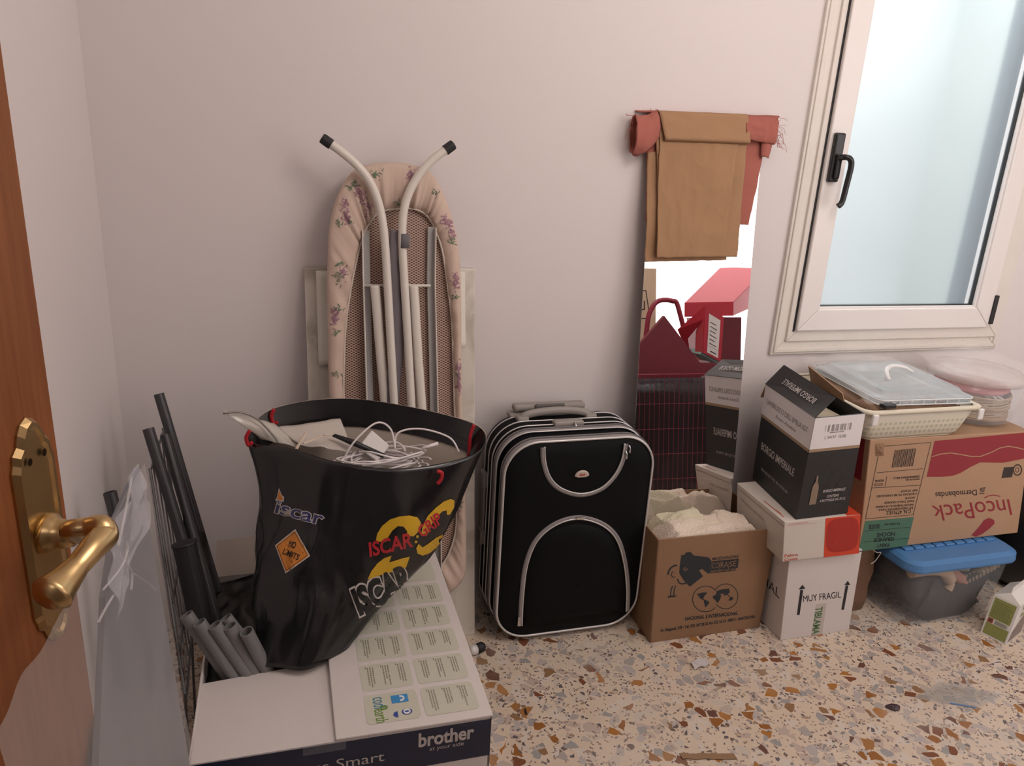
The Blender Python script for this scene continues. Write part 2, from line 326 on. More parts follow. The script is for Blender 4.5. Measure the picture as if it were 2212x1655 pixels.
# escutcheon plate
pc=.040; hw=.0265
KZ=.86
prof=[(-1,-.118),(-1,.075),(-.90,.082),(-.86,.090),(-.62,.096),(-.5,.106),(-.3,.114),(0,.118)]
pl=prof+[(-a,z) for a,z in prof[::-1][1:]]
pl=[(a,z) for a,z in pl]; prof=[(a,z*KZ) for a,z in prof]; outl=[(a,z) for a,z in prof[1:]]+[(-a,z) for a,z in prof[1:-1][::-1]]+[(-a,-z) for a,z in prof[1:]]+[(a,-z) for a,z in prof[1:-1][::-1]]
b=MB(); b.loft([[dp(pc-a*hw*k,n_,HZ+z*kz) for a,z in outl] for k,kz,n_ in ((1,1,0),(1,1,.002),(.86,.965,.0065),(.74,.93,.0065),(.66,.90,.0045))],cap=True)
plate=b.build('door_handle_plate',brass,door)
for ds in (-.010,.010):
    b=MB(); b.loft([[dp(pc+ds+r*math.cos(k*math.pi/6),.0068,HZ+.068+r*math.sin(k*math.pi/6)) for k in range(12)] for r in (.0032,.001)],cap=True)
    b.build('screw',mat('dark_screw_hole',(.05,.035,.02),.6,1),plate)
b=MB(); b.tube([dp(pc,.004,HZ),dp(pc,.010,HZ),dp(pc,.014,HZ),dp(pc,.02,HZ),dp(pc,.028,HZ)],[.017,.017,.013,.012,.010],20)
def atD(px,py,n_):
    o=E+nn*n_; d=ray(px,py); return CAM+d*((o-CAM).dot(nn)/d.dot(nn))
sp_=catm([dp(pc,.02,HZ),dp(pc,.030,HZ),atD(150,1143,.036),atD(186,1138,.048),atD(216,1137,.058),atD(224,1156,.062),atD(200,1184,.063),atD(168,1222,.061),(atD(136,1258,.058)),atD(112,1284,.056),atD(98,1303,.055)],5)
rr=[]
ctrl=[.0095,.0085,.0080,.0085,.0105,.0115,.0100,.0088,.0120,.0155,.008]
for i in range(len(sp_)):
    k=min(i/5,10); a=int(min(k,9)); rr.append(ctrl[a]+(ctrl[a+1]-ctrl[a])*(k-a))
b.tube(sp_,rr,20,flat=.85); b.build('door_handle',brass,door,smooth=True)
# ------------------------------------------------------------------ marble slab and foam sheet
def marble():
    m=bpy.data.materials.new('marble'); m.use_nodes=True; nt=m.node_tree; b=nt.nodes['Principled BSDF']
    tc=N(nt,'ShaderNodeTexCoord'); n=N(nt,'ShaderNodeTexNoise'); n.inputs['Scale'].default_value=5; n.inputs['Detail'].default_value=9; n.inputs['Distortion'].default_value=1.6; L(nt,tc.outputs['Object'],n.inputs['Vector'])
    cr=N(nt,'ShaderNodeValToRGB'); e=cr.color_ramp.elements; e[0].position=.35; e[0].color=(.46,.42,.35,1); e[1].position=.55; e[1].color=(.68,.64,.57,1); L(nt,n.outputs['Fac'],cr.inputs[0])
    L(nt,cr.outputs[0],b.inputs['Base Color']); b.inputs['Roughness'].default_value=.3; return m
mlean=lambda z: -.022-(1.045-z)*.17
MX0,MX1=.047,.496
b=MB(); b.hexa([(MX0,mlean(0),0),(MX1,mlean(0),0),(MX1,mlean(0)+.02,0),(MX0,mlean(0)+.02,0)],[(MX0,mlean(1.045),1.045),(MX1,mlean(1.045),1.045),(MX1,mlean(1.045)+.02,1.045),(MX0,mlean(1.045)+.02,1.045)])
tag(b.build('marble_slab',marble(),bevel=.002),'veined cream marble slab leaning on the wall behind the ironing board','slab')
b=sheet(lambda u,v:Vector((.075+u*.39,mlean(1.04-v*.24)-.012+.004*nz(u*5,v*6,2),1.04-v*(.24 if u<.5 else .2)+.004*nz(u*9,v,5))),24,14)
tag(b.build('foam_sheet',mat('foam_wrap',(.74,.70,.62),.7,bump=.2,bscale=40),smooth=True,solid=.004),'off-white foam sheet tucked between the marble slab and the ironing board','packing sheet')
# ------------------------------------------------------------------ ironing board
ib=thing('ironing_board','folded ironing board with floral cover and white tube legs, upside down against the wall','ironing board',(.27,-.2,.1))
ilean=lambda z: -.062-(1.31-z)*.125
def ibp(px,py,off=0):
    p=atY(px,py,-.1)
    for _ in range(12): p=atY(px,py,ilean(p.z)-off)
    return p
outer=[(840,352),(800,356),(762,372),(733,415),(714,480),(708,560),(708,700),(712,860),(722,1000),(748,1150),(800,1258),(870,1300),(940,1290),(985,1262),(1003,1230),(1005,1150),(1002,1000),(996,860),(994,700),(992,580),(986,520),(970,455),(948,400),(925,370),(885,355)]
inner=[(842,452),(815,460),(795,485),(783,510),(770,560),(756,630),(745,720),(742,860),(752,1000),(778,1130),(825,1215),(880,1250),(925,1235),(955,1215),(975,1175),(985,1120),(985,1000),(980,860),(975,700),(966,620),(955,545),(940,498),(925,470),(905,455),(875,449)]
OC=catm([ibp(*p) for p in outer],8,True); IC=catm([ibp(*p) for p in inner],8,True)
nO=len(OC)
def padded(nr=10):
    cen=Vector((.27,0,.75)); rings=[]
    for j in range(nr+1):
        a=j/nr; ring=[]
        for i in range(nO):
            o,n_=OC[i],IC[i]; base=o.lerp(n_,min(1,a*1.06-.03)) if 0<a<1 else (o if a==0 else n_)
            h=math.sin(math.pi*min(1,a*.92+.08))**.55*.020
            pl_=abs(nz(i*.30,7.7))*1.3+abs(nz(i*.62,1.2))*.9-.45; h+=pl_*.021*(a**.8)*(1 if a<.98 else .5)*(1-.5*(a<.05))
            y=ilean(base.z)-.004-h
            ring.append(Vector((base.x,y,base.z)))
        rings.append(ring)
    back=[Vector((o.x,ilean(o.z)+.012,o.z)) for o in OC]
    return [back]+rings
covmb=MB().loft(padded()); cov=covmb.build('cover',mat('pinkish_cotton',(.60,.46,.38),.88,bump=.05,bscale=200,var=.04,vscale=20),ib,smooth=True)
covbvh=BVHTree.FromPolygons([tuple(v) for v in covmb.v],covmb.f)
rf_=random.Random(5)
def blobs(cl,sz,n,sx,sy,leaf=False):
    mb=MB()
    for cx,cy in cl:
        cx,cy=620+cx/2.586,260+cy/2.586
        for k in range(n):
            x=cx+rf_.gauss(0,1)*sx; y=cy+rf_.gauss(0,1)*sy; a=rf_.uniform(0,3.14) if not leaf else rf_.choice((.5,-.5,.9,-1.1)); L_=sz*rf_.uniform(.6,1.3)*(2.0 if leaf else 1); W_=sz*rf_.uniform(.5,.9)*(.5 if leaf else 1)
            P_=[]
            for t in range(7):
                t_=t*6.283/7; u=L_*math.cos(t_); v=W_*math.sin(t_); px_,py_=x+u*math.cos(a)-v*math.sin(a),y+u*math.sin(a)+v*math.cos(a)
                d=ray(px_,py_).normalized(); h=covbvh.ray_cast(CAM,d)
                if h[0] is None: break
                P_.append(h[0]-d*.0012)
            if len(P_)==7: mb.add(P_,[tuple(range(7))])
    return mb
pur=[(395,400),(420,440),(450,490),(325,470),(330,520),(335,550),(265,1080),(262,1120),(690,300),(705,320),(880,560),(910,590),(925,630),(940,880),(945,920),(960,1380),(960,1450),(965,1500),(318,850),(955,2120),(945,2190)]
gre=[(485,300),(510,310),(385,360),(355,372),(838,404),(285,860),(300,800),(290,890),(345,570),(290,572),(915,668),(935,672),(945,985),(275,1185),(292,1045),(620,465),(275,1420),(965,1425),(965,2160)]
blobs(pur,2.3,22,4.2,7).build('flower_print',mat('mauve_print',(.36,.19,.25),.85),cov)
blobs([(a+4,bb-3) for a,bb in pur],1.5,8,3.5,6).build('flower_print',mat('dark_mauve_print',(.24,.12,.20),.85),cov)
blobs(gre,2.2,11,5,4,True).build('leaf_print',mat('sage_print',(.12,.20,.12),.85),cov)
MB().tube([Vector((p.x,ilean(p.z)-.008,p.z)) for p in IC],.0028,6,closed=True).build('elastic_edge',mat('elastic',(.62,.54,.47),.8),cov,smooth=True)
# wire mesh top, seen from below, brown felt between the strands
def lattice():
    m=bpy.data.materials.new('expanded_metal_over_felt'); m.use_nodes=True; nt=m.node_tree; b=nt.nodes['Principled BSDF']
    tc=N(nt,'ShaderNodeTexCoord'); sp=N(nt,'ShaderNodeSeparateXYZ'); L(nt,tc.outputs['Object'],sp.inputs[0])
    def M(op,a,b_=None,c_=None):
        n=N(nt,'ShaderNodeMath',operation=op)
        for i,q in enumerate((a,b_,c_)):
            if q is None: continue
            if isinstance(q,(int,float)): n.inputs[i].default_value=q
            else: L(nt,q,n.inputs[i])
        return n.outputs[0]
    u=M('MULTIPLY',sp.outputs[0],1/.0120); v=M('MULTIPLY',sp.outputs[2],1/.0066)
    # softened zigzag: hexagon-like diamonds
    a=M('PINGPONG',M('ADD',u,v),.5); d=M('PINGPONG',M('SUBTRACT',u,v),.5)
    mn=M('MINIMUM',a,d); f=M('LESS_THAN',mn,.12)
    mx=N(nt,'ShaderNodeMix',data_type='RGBA'); L(nt,f,mx.inputs[0]); mx.inputs[6].default_value=(.16,.045,.022,1); mx.inputs[7].default_value=(.60,.52,.45,1)
    L(nt,mx.outputs[2],b.inputs['Base Color']); b.inputs['Roughness'].default_value=.5
    bp=N(nt,'ShaderNodeBump'); bp.inputs['Strength'].default_value=.6; bp.inputs['Distance'].default_value=.003; L(nt,f,bp.inputs['Height']); L(nt,bp.outputs[0],b.inputs['Normal']); return m
b=MB(); cenr=[Vector((p.x,ilean(p.z)+.002,p.z)) for p in IC]; b.loft([[p+Vector((0,.008,0)) for p in cenr],cenr],cap=True)
b.build('wire_mesh_top',lattice(),ib)
iv=mat('ivory_enamel',(.70,.65,.59),.35,var=.04,vscale=10); ivg=mat('grey_enamel',(.42,.41,.41),.4)
def ibpts(l,off): return [ibp(x,y,off) for x,y in l]
def ext(l,off,dz):  # continue the last point down along the board to hidden length
    P=ibpts(l,off); q=P[-1]+(P[-1]-P[-2]).normalized()*dz; return catm(P+[q],6)
legs=[([(711,309),(735,326),(772,358),(800,395),(818,440),(828,490),(834,560),(842,700),(851,865)],.045),
      ([(966,322),(935,345),(905,378),(882,420),(871,465),(869,520),(873,600),(879,700),(888,865)],.045)]
for pts,off in legs:
    lg=MB().tube(ext(pts,off,.42),.0105,14).build('leg',iv,ib,smooth=True)
    P=ibpts(pts,off); d=(P[0]-P[1]).normalized()
    MB().tube([P[0]-d*.006,P[0]+d*.012,P[0]+d*.019,P[0]+d*.0205],[.0128,.0128,.0122,.009],14).build('leg_cap',rubber,lg,smooth=False)
for pts in ([(810,617),(814,660),(822,760),(832,868)],[(893,617),(896,660),(902,760),(910,868)]):
    MB().tube(ext(pts,.03,.40),.0125,14,flat=.7).build('inner_leg',iv,ib,smooth=True)
for pts,sg in (([(780,496),(782,600),(790,868)],1),([(940,490),(938,600),(944,868)],-1)):
    P=ibpts(pts,.004); q=P[-1]+(P[-1]-P[-2]).normalized()*.5; P.append(q)
    b=MB(); b.loft([[p+Vector((a,o,0)) for a,o in ((0,-.002),(0,-.022),(.003*sg,-.022),(.003*sg,-.004),(.020*sg,-.004),(.020*sg,-.002))] for p in P],cap=True)
    b.build('slide_rail',ivg if False else iv,ib,bevel=.0008)
    b=MB(); b.loft([[p+Vector((a,o,0)) for a,o in ((.003*sg,-.0045),(.019*sg,-.0045),(.019*sg,-.0055),(.003*sg,-.0055))] for p in P],cap=True)
    wb=b.build('rail_web',ivg,ib)
MB().tube([ibp(786,617,.02),ibp(930,617,.02)],.0035,10).build('pivot_rod',iv,ib,smooth=True)
strap=[(855,497),(852,560),(852,640),(858,740),(845,868)]
P=ext(strap,.034,.1)
b=MB(); b.loft([[p+Vector((dx,-.004*math.cos(dx*90)+.003*nz(i*.3,dx*50),0)) for dx in [(-.014+.028*k/6)*(1+.5*min(1,i/40)) for k in range(7)]] for i,p in enumerate(P)],closed=False)
b.build('strap',mat('grey_webbing',(.175,.155,.17),.85,bump=.2,bscale=90),ib,smooth=True,solid=.002)
MB().tube([ibp(873,505,.045),ibp(873,536,.045)],.0135,12).build('velcro_band',mat('grey_webbing_band',(.15,.135,.15),.85),ib,smooth=True)
# ------------------------------------------------------------------ mirror
al=.122; be=-.05
MN=Vector((math.sin(be),-math.cos(be)*math.cos(al),math.sin(al))).normalized(); MC=Vector((.986,-.006,1.48))
def atM(px,py,off=0):
    d=ray(px,py); return CAM+d*(((MC+MN*off-CAM).dot(MN))/d.dot(MN))
mz=Vector((0,0,1)); mz=(mz-MN*mz.dot(MN)).normalized(); mxv=mz.cross(MN)*-1
if mxv.x<0: mxv=-mxv
MW=.338; MH=1.47; A=MC.copy()
q=[A-mz*MH,A-mz*MH+mxv*MW,A+mxv*MW,A]
t=thing('mirror','tall frameless mirror leaning on the wall, foot inside the moving box','mirror',tuple(A-mz*MH))
mm=mat('mirror_silver',(.93,.92,.92),.0,1); mm.node_tree.nodes['Principled BSDF'].inputs['Roughness'].default_value=.0
b=MB(); b.slab(q,.001); b.build('mirror_glass',mm,t)
b=MB(); b.hexa([p-MN*.006 for p in q],[p-MN*.0008 for p in q]); b.build('mirror_backing',mat('mirror_edge',(.16,.13,.12),.5),t)
# ------------------------------------------------------------------ cloths over the mirror
def mq(quad,off,nu=60,nv=70,wr=.004,seed=0,wk=14):
    C4=[atM(x,y,off) for x,y in quad]  # tl,tr,br,bl
    def fn(u,v):
        p=(C4[0]*(1-u)+C4[1]*u)*(1-v)+(C4[3]*(1-u)+C4[2]*u)*v
        e=min(1,v*6)
        h=wr*(1.1*nz(u*2.2+seed,v*2.6,seed)+.6*nz(u*6+seed,v*5,seed+3)+1.3*(.5-abs(nz(u*2.5+v*4+seed,v*2.5-u*3,seed+9)))**3*2+.8*(.5-abs(nz(u*4-v*5+seed,v*3+u*4,seed+19)))**3*2)
        return p+MN*(h+ .0015)+mxv*(.0025*nz(v*7,seed,3))*(1 if u in (0,1) else 0)+mz*(.002*nz(u*8,seed,5))*(1 if v==1 else 0)
    return sheet(fn,nu,nv)
tanc=mat('tan_cotton',(.37,.215,.115),.9,bump=.12,bscale=220,var=.06,vscale=12)
redc=mat('faded_red_cotton',(.38,.125,.095),.95,bump=.15,bscale=160,var=.12,vscale=12)
tc_=thing('tan_cloth','folded tan cotton cloth hanging over the top of the mirror','cloth',tuple(atM(1500,245,.01)))
mq([(1398,330),(1612,300),(1568,562),(1393,566)],.006,wr=.004,seed=1).build('lower_layer',tanc,tc_,smooth=True,solid=.0016)
mq([(1415,250),(1616,252),(1591,555),(1424,556)],.012,wr=.004,seed=2).build('middle_layer',tanc,tc_,smooth=True,solid=.0016)
mq([(1425,245),(1600,250),(1560,555),(1417,557)],.019,wr=.005,seed=3).build('front_layer',tanc,tc_,smooth=True,solid=.0016)
# flap folded over the top, ends rolled
TL,TR=atM(1422,241,.02),atM(1614,249,.02); BL_,BR_=atM(1434,304,.024),atM(1617,311,.024)
def fl(u,v):
    if v<.35:   # over the top edge to behind the mirror
        a=v/.35; p=TL.lerp(TR,u); return p+MN*(-.026+.026*a)+mz*(.005*math.sin(a*math.pi)-.03*(1-a)**2)
    a=(v-.35)/.65; p=(TL.lerp(TR,u)).lerp(BL_.lerp(BR_,u),a)
    return p+MN*(.004+.006*a+.003*nz(u*5,a*3,4)+.002*abs(nz(u*11,a*4,8))-(.010 if a>.985 else 0))
sheet(fl,30,24).build('top_fold',tanc,tc_,smooth=True,solid=.002)
rc=thing('red_cloth','frayed faded red cloth bunched over the mirror top behind the tan one','cloth',tuple(atM(1400,245,.01)))
mq([(1398,262),(1662,262),(1617,486),(1394,480)],.003,wr=.003,seed=5).build('hanging_panel',redc,rc,smooth=True,solid=.0015)
b=MB()
def roll(pts,rx,offs,wv,seed):
    # bunched roll across the mirror top: an open rolled section
    rings=[]
    P=catm([atM(x,y,o) for (x,y),o in zip(pts,offs)],6)
    for i,p in enumerate(P):
        ring=[]
        k_=rx if not isinstance(rx,list) else rx[0]+(rx[1]-rx[0])*i/(len(P)-1)
        for k in range(22):
            a=2*math.pi*k/22*1.0
            r=k_*(1+.22*nz(math.cos(a)*2+seed,math.sin(a)*2,i*.25))
            ring.append(p+mz*r*math.sin(a)*1.15+MN*r*math.cos(a)*.62)
        rings.append(ring)
    b.loft(rings)
roll([(1368,292),(1392,290),(1420,275)],[.046,.040],(.022,.016,.0),0,1.0)
b.build('bunched_end',redc,rc,smooth=True,solid=-.003)
b=MB(); roll([(1378,288),(1400,284),(1422,272)],[.027,.022],(.024,.018,.002),0,4.0); b.build('bunched_end',redc,rc,smooth=True,solid=-.003)
b=sheet(lambda u,v: (atM(1606,251,.016).lerp(atM(1680,254,.012),u)).lerp(atM(1608,300,.024).lerp(atM(1672,312,.018),u),v)+MN*(.010*math.sin(v*math.pi)+.004*nz(u*6,v*4,1))+mxv*.004*nz(v*6,u,7)*(1 if u==1 else 0),20,14)
b.build('top_fold',redc,rc,smooth=True,solid=.003)
b=sheet(lambda u,v: (atM(1645,300,.010).lerp(atM(1668,306,.010),u)).lerp(atM(1643,338,.014).lerp(atM(1658,342,.012),u),v)+MN*(.008*math.sin(u*math.pi)),8,8); b.build('frayed_corner',redc,rc,smooth=True,solid=.003)
b=sheet(lambda u,v: (atM(1370,244,-.010).lerp(atM(1676,256,-.010),u))+MN*(.03*v-.012)+mz*(.006*math.sin(v*math.pi)-.012*(1-v)**2+.002*nz(u*9,v,2)),40,8); b.build('over_edge',redc,rc,smooth=True,solid=.003)
thr=MB()
for i in range(46):
    if i<30: x,y=random.uniform(1668,1684),random.uniform(252,318); dx,dy=random.uniform(4,24),random.uniform(-6,34)
    elif i<40: x,y=random.uniform(1366,1376),random.uniform(245,325); dx,dy=random.uniform(-22,-2),random.uniform(-10,34)
    else: x,y=random.uniform(1380,1420),242; dx,dy=random.uniform(-8,8),random.uniform(-10,-3)
    thr.tube(catm([atM(x,y,.02),atM(x+dx*.6,y+dy*.3,.022),atM(x+dx*.8,y+dy,.015)],4),.0005,4)
thr.build('loose_threads',mat('red_thread',(.42,.14,.12),.9),rc)['kind']='stuff'
# ------------------------------------------------------------------ suitcase
sx0,sx1,sz0,sz1=.538,.976,.018,.628
sc_=thing('suitcase','black upright trolley suitcase with grey piping standing by the wall','suitcase',(.77,-.16,0))
blk=mat('black_nylon',(.0055,.0055,.0065),.6,bump=.12,bscale=500,spec=.12)
zipg=mat('grey_zip_tape',(.27,.245,.245),.7,bump=.3,bscale=260)
pipe_=mat('silver_piping',(.62,.60,.59),.3,.4)
def so(y,ins=0,r=.095,n=10,dx=0,dz=0): return [Vector((x+dx,y,z+dz)) for x,z in rrect(sx0+ins,sz0+ins,sx1-ins,sz1-ins,r-ins*.5,n)]
YB,YFr=-.045,-.262
b=MB(); b.loft([so(YB,.03),so(YB-.003,.006),so(YB-.015,0),so(-.085,-.004),so(-.125,-.004),so(-.160,-.002),so(-.196,.001),so(-.200,.010),so(-.226,.012),so(-.230,.005),so(YFr+.010,.0),so(YFr,.008),so(YFr-.006,.05),so(YFr-.008,.11)],cap=True)
b.build('body',blk,sc_,smooth=True)
def spipe(y,ins,r,m,name,rr_=.095):
    MB().tube(so(y,ins,rr_),r,8,closed=True).build(name,m,sc_,smooth=True)
for y in (-.085,-.125,-.160): spipe(y,-.005,.0022,pipe_,'piping')
b=MB(); b.loft([so(-.176,-.0035),so(-.178,-.006),so(-.196,-.004),so(-.198,.0)]); b.build('zip_tape',zipg,sc_,smooth=True)
b=MB(); b.loft([so(-.232,.001),so(-.234,-.002),so(-.256,-.001),so(-.258,.002)]); b.build('zip_tape',zipg,sc_,smooth=True)
spipe(-.199,-.002,.0022,pipe_,'piping'); spipe(-.262,.002,.0035,pipe_,'piping')
spipe(-.187,-.006,.0014,mat('zip_teeth',(.1,.095,.1),.4),'zip_teeth'); spipe(-.245,-.003,.0014,mat('zip_teeth',(.1,.095,.1),.4),'zip_teeth')
yf=YFr-.008
def sf(px,py,o=0): return atY(px,py,yf-o)
def band(pts,w1,name,par=None,o=.001):
    P=catm([sf(*p) for p in pts],8); b=MB()
    ring=[]
    for i,p in enumerate(P):
        t_=(P[min(i+1,len(P)-1)]-P[max(i-1,0)]).normalized(); nrm=Vector((0,-1,0)); sd=t_.cross(nrm).normalized()
        ring.append([p+sd*a+nrm*h for a,h in ((-w1,-.004),(-w1,.001),(0,.0035),(w1,.001),(w1,-.004))])
    b.loft(ring,closed=False); ob=b.build(name,zipg,sc_,smooth=True)
    def side(sg,m,r,nm):
        Q=[]
        for i,p in enumerate(P):
            t_=(P[min(i+1,len(P)-1)]-P[max(i-1,0)]).normalized(); sd=t_.cross(Vector((0,-1,0))).normalized(); Q.append(p+sd*sg*w1+Vector((0,-.0015,0)))
        MB().tube(Q,r,8).build(nm,m,sc_,smooth=True)
    return side
sd=band([(1172,966),(1174,1000),(1186,1035),(1212,1059),(1255,1070),(1298,1058),(1328,1030),(1346,995),(1353,958)],.0055,'pocket_zip'); sd(-1,pipe_,.0025,'pocket_piping')
sd=band([(1123,1352),(1126,1290),(1135,1220),(1158,1165),(1200,1130),(1250,1117),(1300,1130),(1333,1160),(1350,1210),(1357,1270),(1356,1320)],.0055,'pocket_zip'); sd(1,pipe_,.0025,'pocket_piping')
# pocket bulge
pts=[(1132,1350),(1137,1240),(1160,1180),(1200,1145),(1250,1133),(1300,1145),(1328,1175),(1342,1220),(1347,1275),(1346,1318)]
P=catm([sf(*p) for p in pts],5); cc=sf(1245,1260)
b=MB(); b.loft([[p.lerp(cc,k)+Vector((0,-h,0)) for p in P] for k,h in ((0,0),(.05,.006),(.2,.010),(.6,.013),(.98,.014))],closed=True); b.build('lower_pocket',blk,sc_,smooth=True)
# badge
ce=sf(1257,1028,.002); b=MB(); b.loft([[ce+Vector((a*k,-h,z*k)) for a,z in circ(0,0,.021,28,0,180,.017)+[(-.012,-.004),(.012,-.004)]] for k,h in ((1,0),(.95,.002),(.8,.003))],cap=True); bd=b.build('badge',mat('badge_cream',(.55,.47,.40),.4,.2),sc_)
fb=frame(ce+Vector((-.012,-.0035,-.001)),ce+Vector((.02,-.0035,-.001)),ce+Vector((-.012,-.0035,.02))); b=MB(); txt(b,fb,'Roh',0.004,.003,.016,.006,bold=.03,shear=.3); b.build('badge_print',mat('red_ink',(.45,.03,.03),.5),bd)
# zip pulls
for px,py,ln in ((1359,962,.022),(1352,975,.022)):
    a=sf(px,py,.006); MB().tube([a,a+Vector((.004,-.002,-.010)),a+Vector((.003,-.002,-ln))],[.0028,.0018,.0034],8).build('zip_pull',steel,sc_,smooth=True)
a=sf(1121,1340,.005); MB().box((a.x-.004,a.y-.004,a.z-.018),(a.x+.004,a.y,a.z+.012)).build('zip_pull',steel,sc_,bevel=.001)
a=sf(1255,1119,.005); MB().box((a.x-.014,a.y-.004,a.z-.003),(a.x+.010,a.y,a.z+.004)).build('zip_pull',steel,sc_,bevel=.001)
# top: lock, carry handle, telescopic handle
zt=sz1
MB().box((.705,-.172,zt-.002),(.795,-.142,zt+.016)).build('lock_case',greyplas,sc_,bevel=.007,seg=3)
MB().tube([(.765,-.168,zt+.010),(.765,-.176,zt+.014),(.765,-.184,zt+.004),(.766,-.188,zt-.008)],.0028,8).build('zip_pull',steel,sc_,smooth=True)
b=MB(); b.tube(catm([(.625,-.108,zt+.002),(.645,-.108,zt+.018),(.70,-.106,zt+.025),(.76,-.106,zt+.025),(.815,-.108,zt+.018),(.835,-.108,zt+.002)],5),.009,10,flat=1.3); b.build('carry_handle',greyplas,sc_,smooth=True)
for x in (.612,.818): MB().box((x,-.124,zt-.002),(x+.035,-.092,zt+.016)).build('handle_mount',greyplas,sc_,bevel=.006)
b=MB(); b.box((.600,-.082,zt-.004),(.842,-.046,zt+.012)); b.build('handle_base',greyplas,sc_,bevel=.006)
th=MB().box((.612,-.082,zt+.016),(.832,-.050,zt+.037)).build('telescopic_handle',greyplas,sc_,bevel=.009,seg=3)
MB().box((.675,-.088,zt+.022),(.765,-.078,zt+.039)).build('handle_grip',mat('dark_grip',(.12,.11,.105),.6),th,bevel=.004)
for x in (.655,.785): MB().tube([(x,-.066,zt+.005),(x,-.066,zt+.02)],.009,12).build('handle_tube',steel,th)
# side handle, corner feet and wheels
b=MB(); b.box((sx0-.017,-.115,.245),(sx0+.002,-.075,.29)); b.box((sx0-.012,-.112,.29),(sx0-.004,-.08,.44)); b.box((sx0-.017,-.115,.43),(sx0+.002,-.075,.475)); b.build('side_handle',greyplas,sc_,bevel=.005)
b=MB(); b.box((sx1-.004,-.115,.10),(sx1+.007,-.08,.24)); b.build('side_foot',greyplas,sc_,bevel=.005)
for x in (sx0+.045,sx1-.045):
    MB().tube([(x-.012,-.055,.022),(x+.012,-.055,.022)],.022,20).build('wheel',rubber,sc_)
for x in (sx0+.07,sx1-.07):
    MB().tube([(x,-.21,.0),(x,-.21,.022)],[.010,.014],12).build('foot',rubber,sc_)
# ------------------------------------------------------------------ moving box with linen
mb_=thing('moving_box','open brown cardboard moving box printed in dark blue, full of linen','box',(1.16,-.2,0))
x0,x1,y0,y1,zt=.984,1.360,-.348,-.035,.346
th=.005
b=MB(); b.hexa([(x0+.006,y0+.004,0),(x1,y0+.004,0),(x1,y0+.004+th,0),(x0+.006,y0+.004+th,0)],[(x0-.012,y0,zt),(x1-.004,y0,zt-.002),(x1-.004,y0+th,zt-.002),(x0-.012,y0+th,zt)])
b.hexa([(x0+.006,y1-th,0),(x1,y1-th,0),(x1,y1,0),(x0+.006,y1,0)],[(x0-.004,y1-th,zt),(x1,y1-th,zt),(x1,y1,zt),(x0-.004,y1,zt)])
b.hexa([(x0+.006,y0+.004,0),(x0+.006+th,y0+.004,0),(x0+.006+th,y1,0),(x0+.006,y1,0)],[(x0-.012,y0,zt),(x0-.012+th,y0,zt),(x0-.004+th,y1,zt),(x0-.004,y1,zt)])
b.hexa([(x1-th,y0+.004,0),(x1,y0+.004,0),(x1,y1,0),(x1-th,y1,0)],[(x1-th-.004,y0,zt-.002),(x1-.004,y0,zt-.002),(x1,y1,zt),(x1-th,y1,zt)])
b.box((x0+.006,y0+.004,0),(x1,y1,.004)); b.build('box_body',card,mb_,bevel=.0015)
fr=bil((x0+.006,y0+.004,0),(x1,y0+.004,0),(x1-.004,y0,zt-.002),(x0-.012,y0,zt))
# print: map crop pixels (crop 4: 510x420 from 1370,1000 at x3.941) to face fractions
import itertools
FRC=[(1400,1394),(1642,1355),(1676,1140),(1411,1168)]
def invbil(px,py,C4=FRC):
    u=v=.5
    for _ in range(12):
        f=lambda u,v:((1-u)*(1-v)*C4[0][0]+u*(1-v)*C4[1][0]+u*v*C4[2][0]+(1-u)*v*C4[3][0],(1-u)*(1-v)*C4[0][1]+u*(1-v)*C4[1][1]+u*v*C4[2][1]+(1-u)*v*C4[3][1])
        a=f(u,v); e=1e-4; bx=f(u+e,v); by=f(u,v+e)
        J=((bx[0]-a[0])/e,(by[0]-a[0])/e,(bx[1]-a[1])/e,(by[1]-a[1])/e); D=J[0]*J[3]-J[1]*J[2]
        rx,ry=px-a[0],py-a[1]; u+=(J[3]*rx-J[1]*ry)/D; v+=(-J[2]*rx+J[0]*ry)/D
    return u,v
def cp(x,y): return invbil(1370+x/3.941,1000+y/3.941)
b=MB()
def P4(l,k=1,f=fr,c_=cp): b.add([f(*c_(x,y),k) for x,y in l],[tuple(range(len(l)))])
P4([(362,785),(395,780),(395,765),(437,755),(468,785),(550,795),(600,800),(628,835),(620,915),(600,938),(545,895),(520,912),(555,960),(445,1050),(400,1010),(350,935),(352,880)])
P4([(632,832),(868,806),(860,885),(622,912)])
def wob(pts,wd,f=fr,c_=cp,closed=False):
    line(b,lambda a,bb,k=1:f(*c_(a,bb),k),pts,wd,closed=closed)
wob(circ(330,945,75,10,175,270),14); wob([(335,985),(350,1018),(375,1028),(410,1022)],12); 
wob(circ(305,945,24,8,120,250),7); wob([(290,965),(300,972),(318,965)],6); wob([(292,935),(298,935)],6); wob([(312,932),(318,932)],6)
wob([(297,1045),(285,1075),(280,1130)],9); wob([(322,1042),(312,1075),(308,1130)],9); wob([(258,1143),(300,1133)],12); wob([(295,1140),(330,1128)],12)
for cx,cy in ((585,1155),(762,1130)):
    a0,a1=((40,325) if cx<700 else (-140,150))
    wob([(cx+(114 if cx<700 else 108)*math.cos(R(t)),cy-(112 if cx<700 else 108)*math.sin(R(t))) for t in range(a0,a1,8)],6)
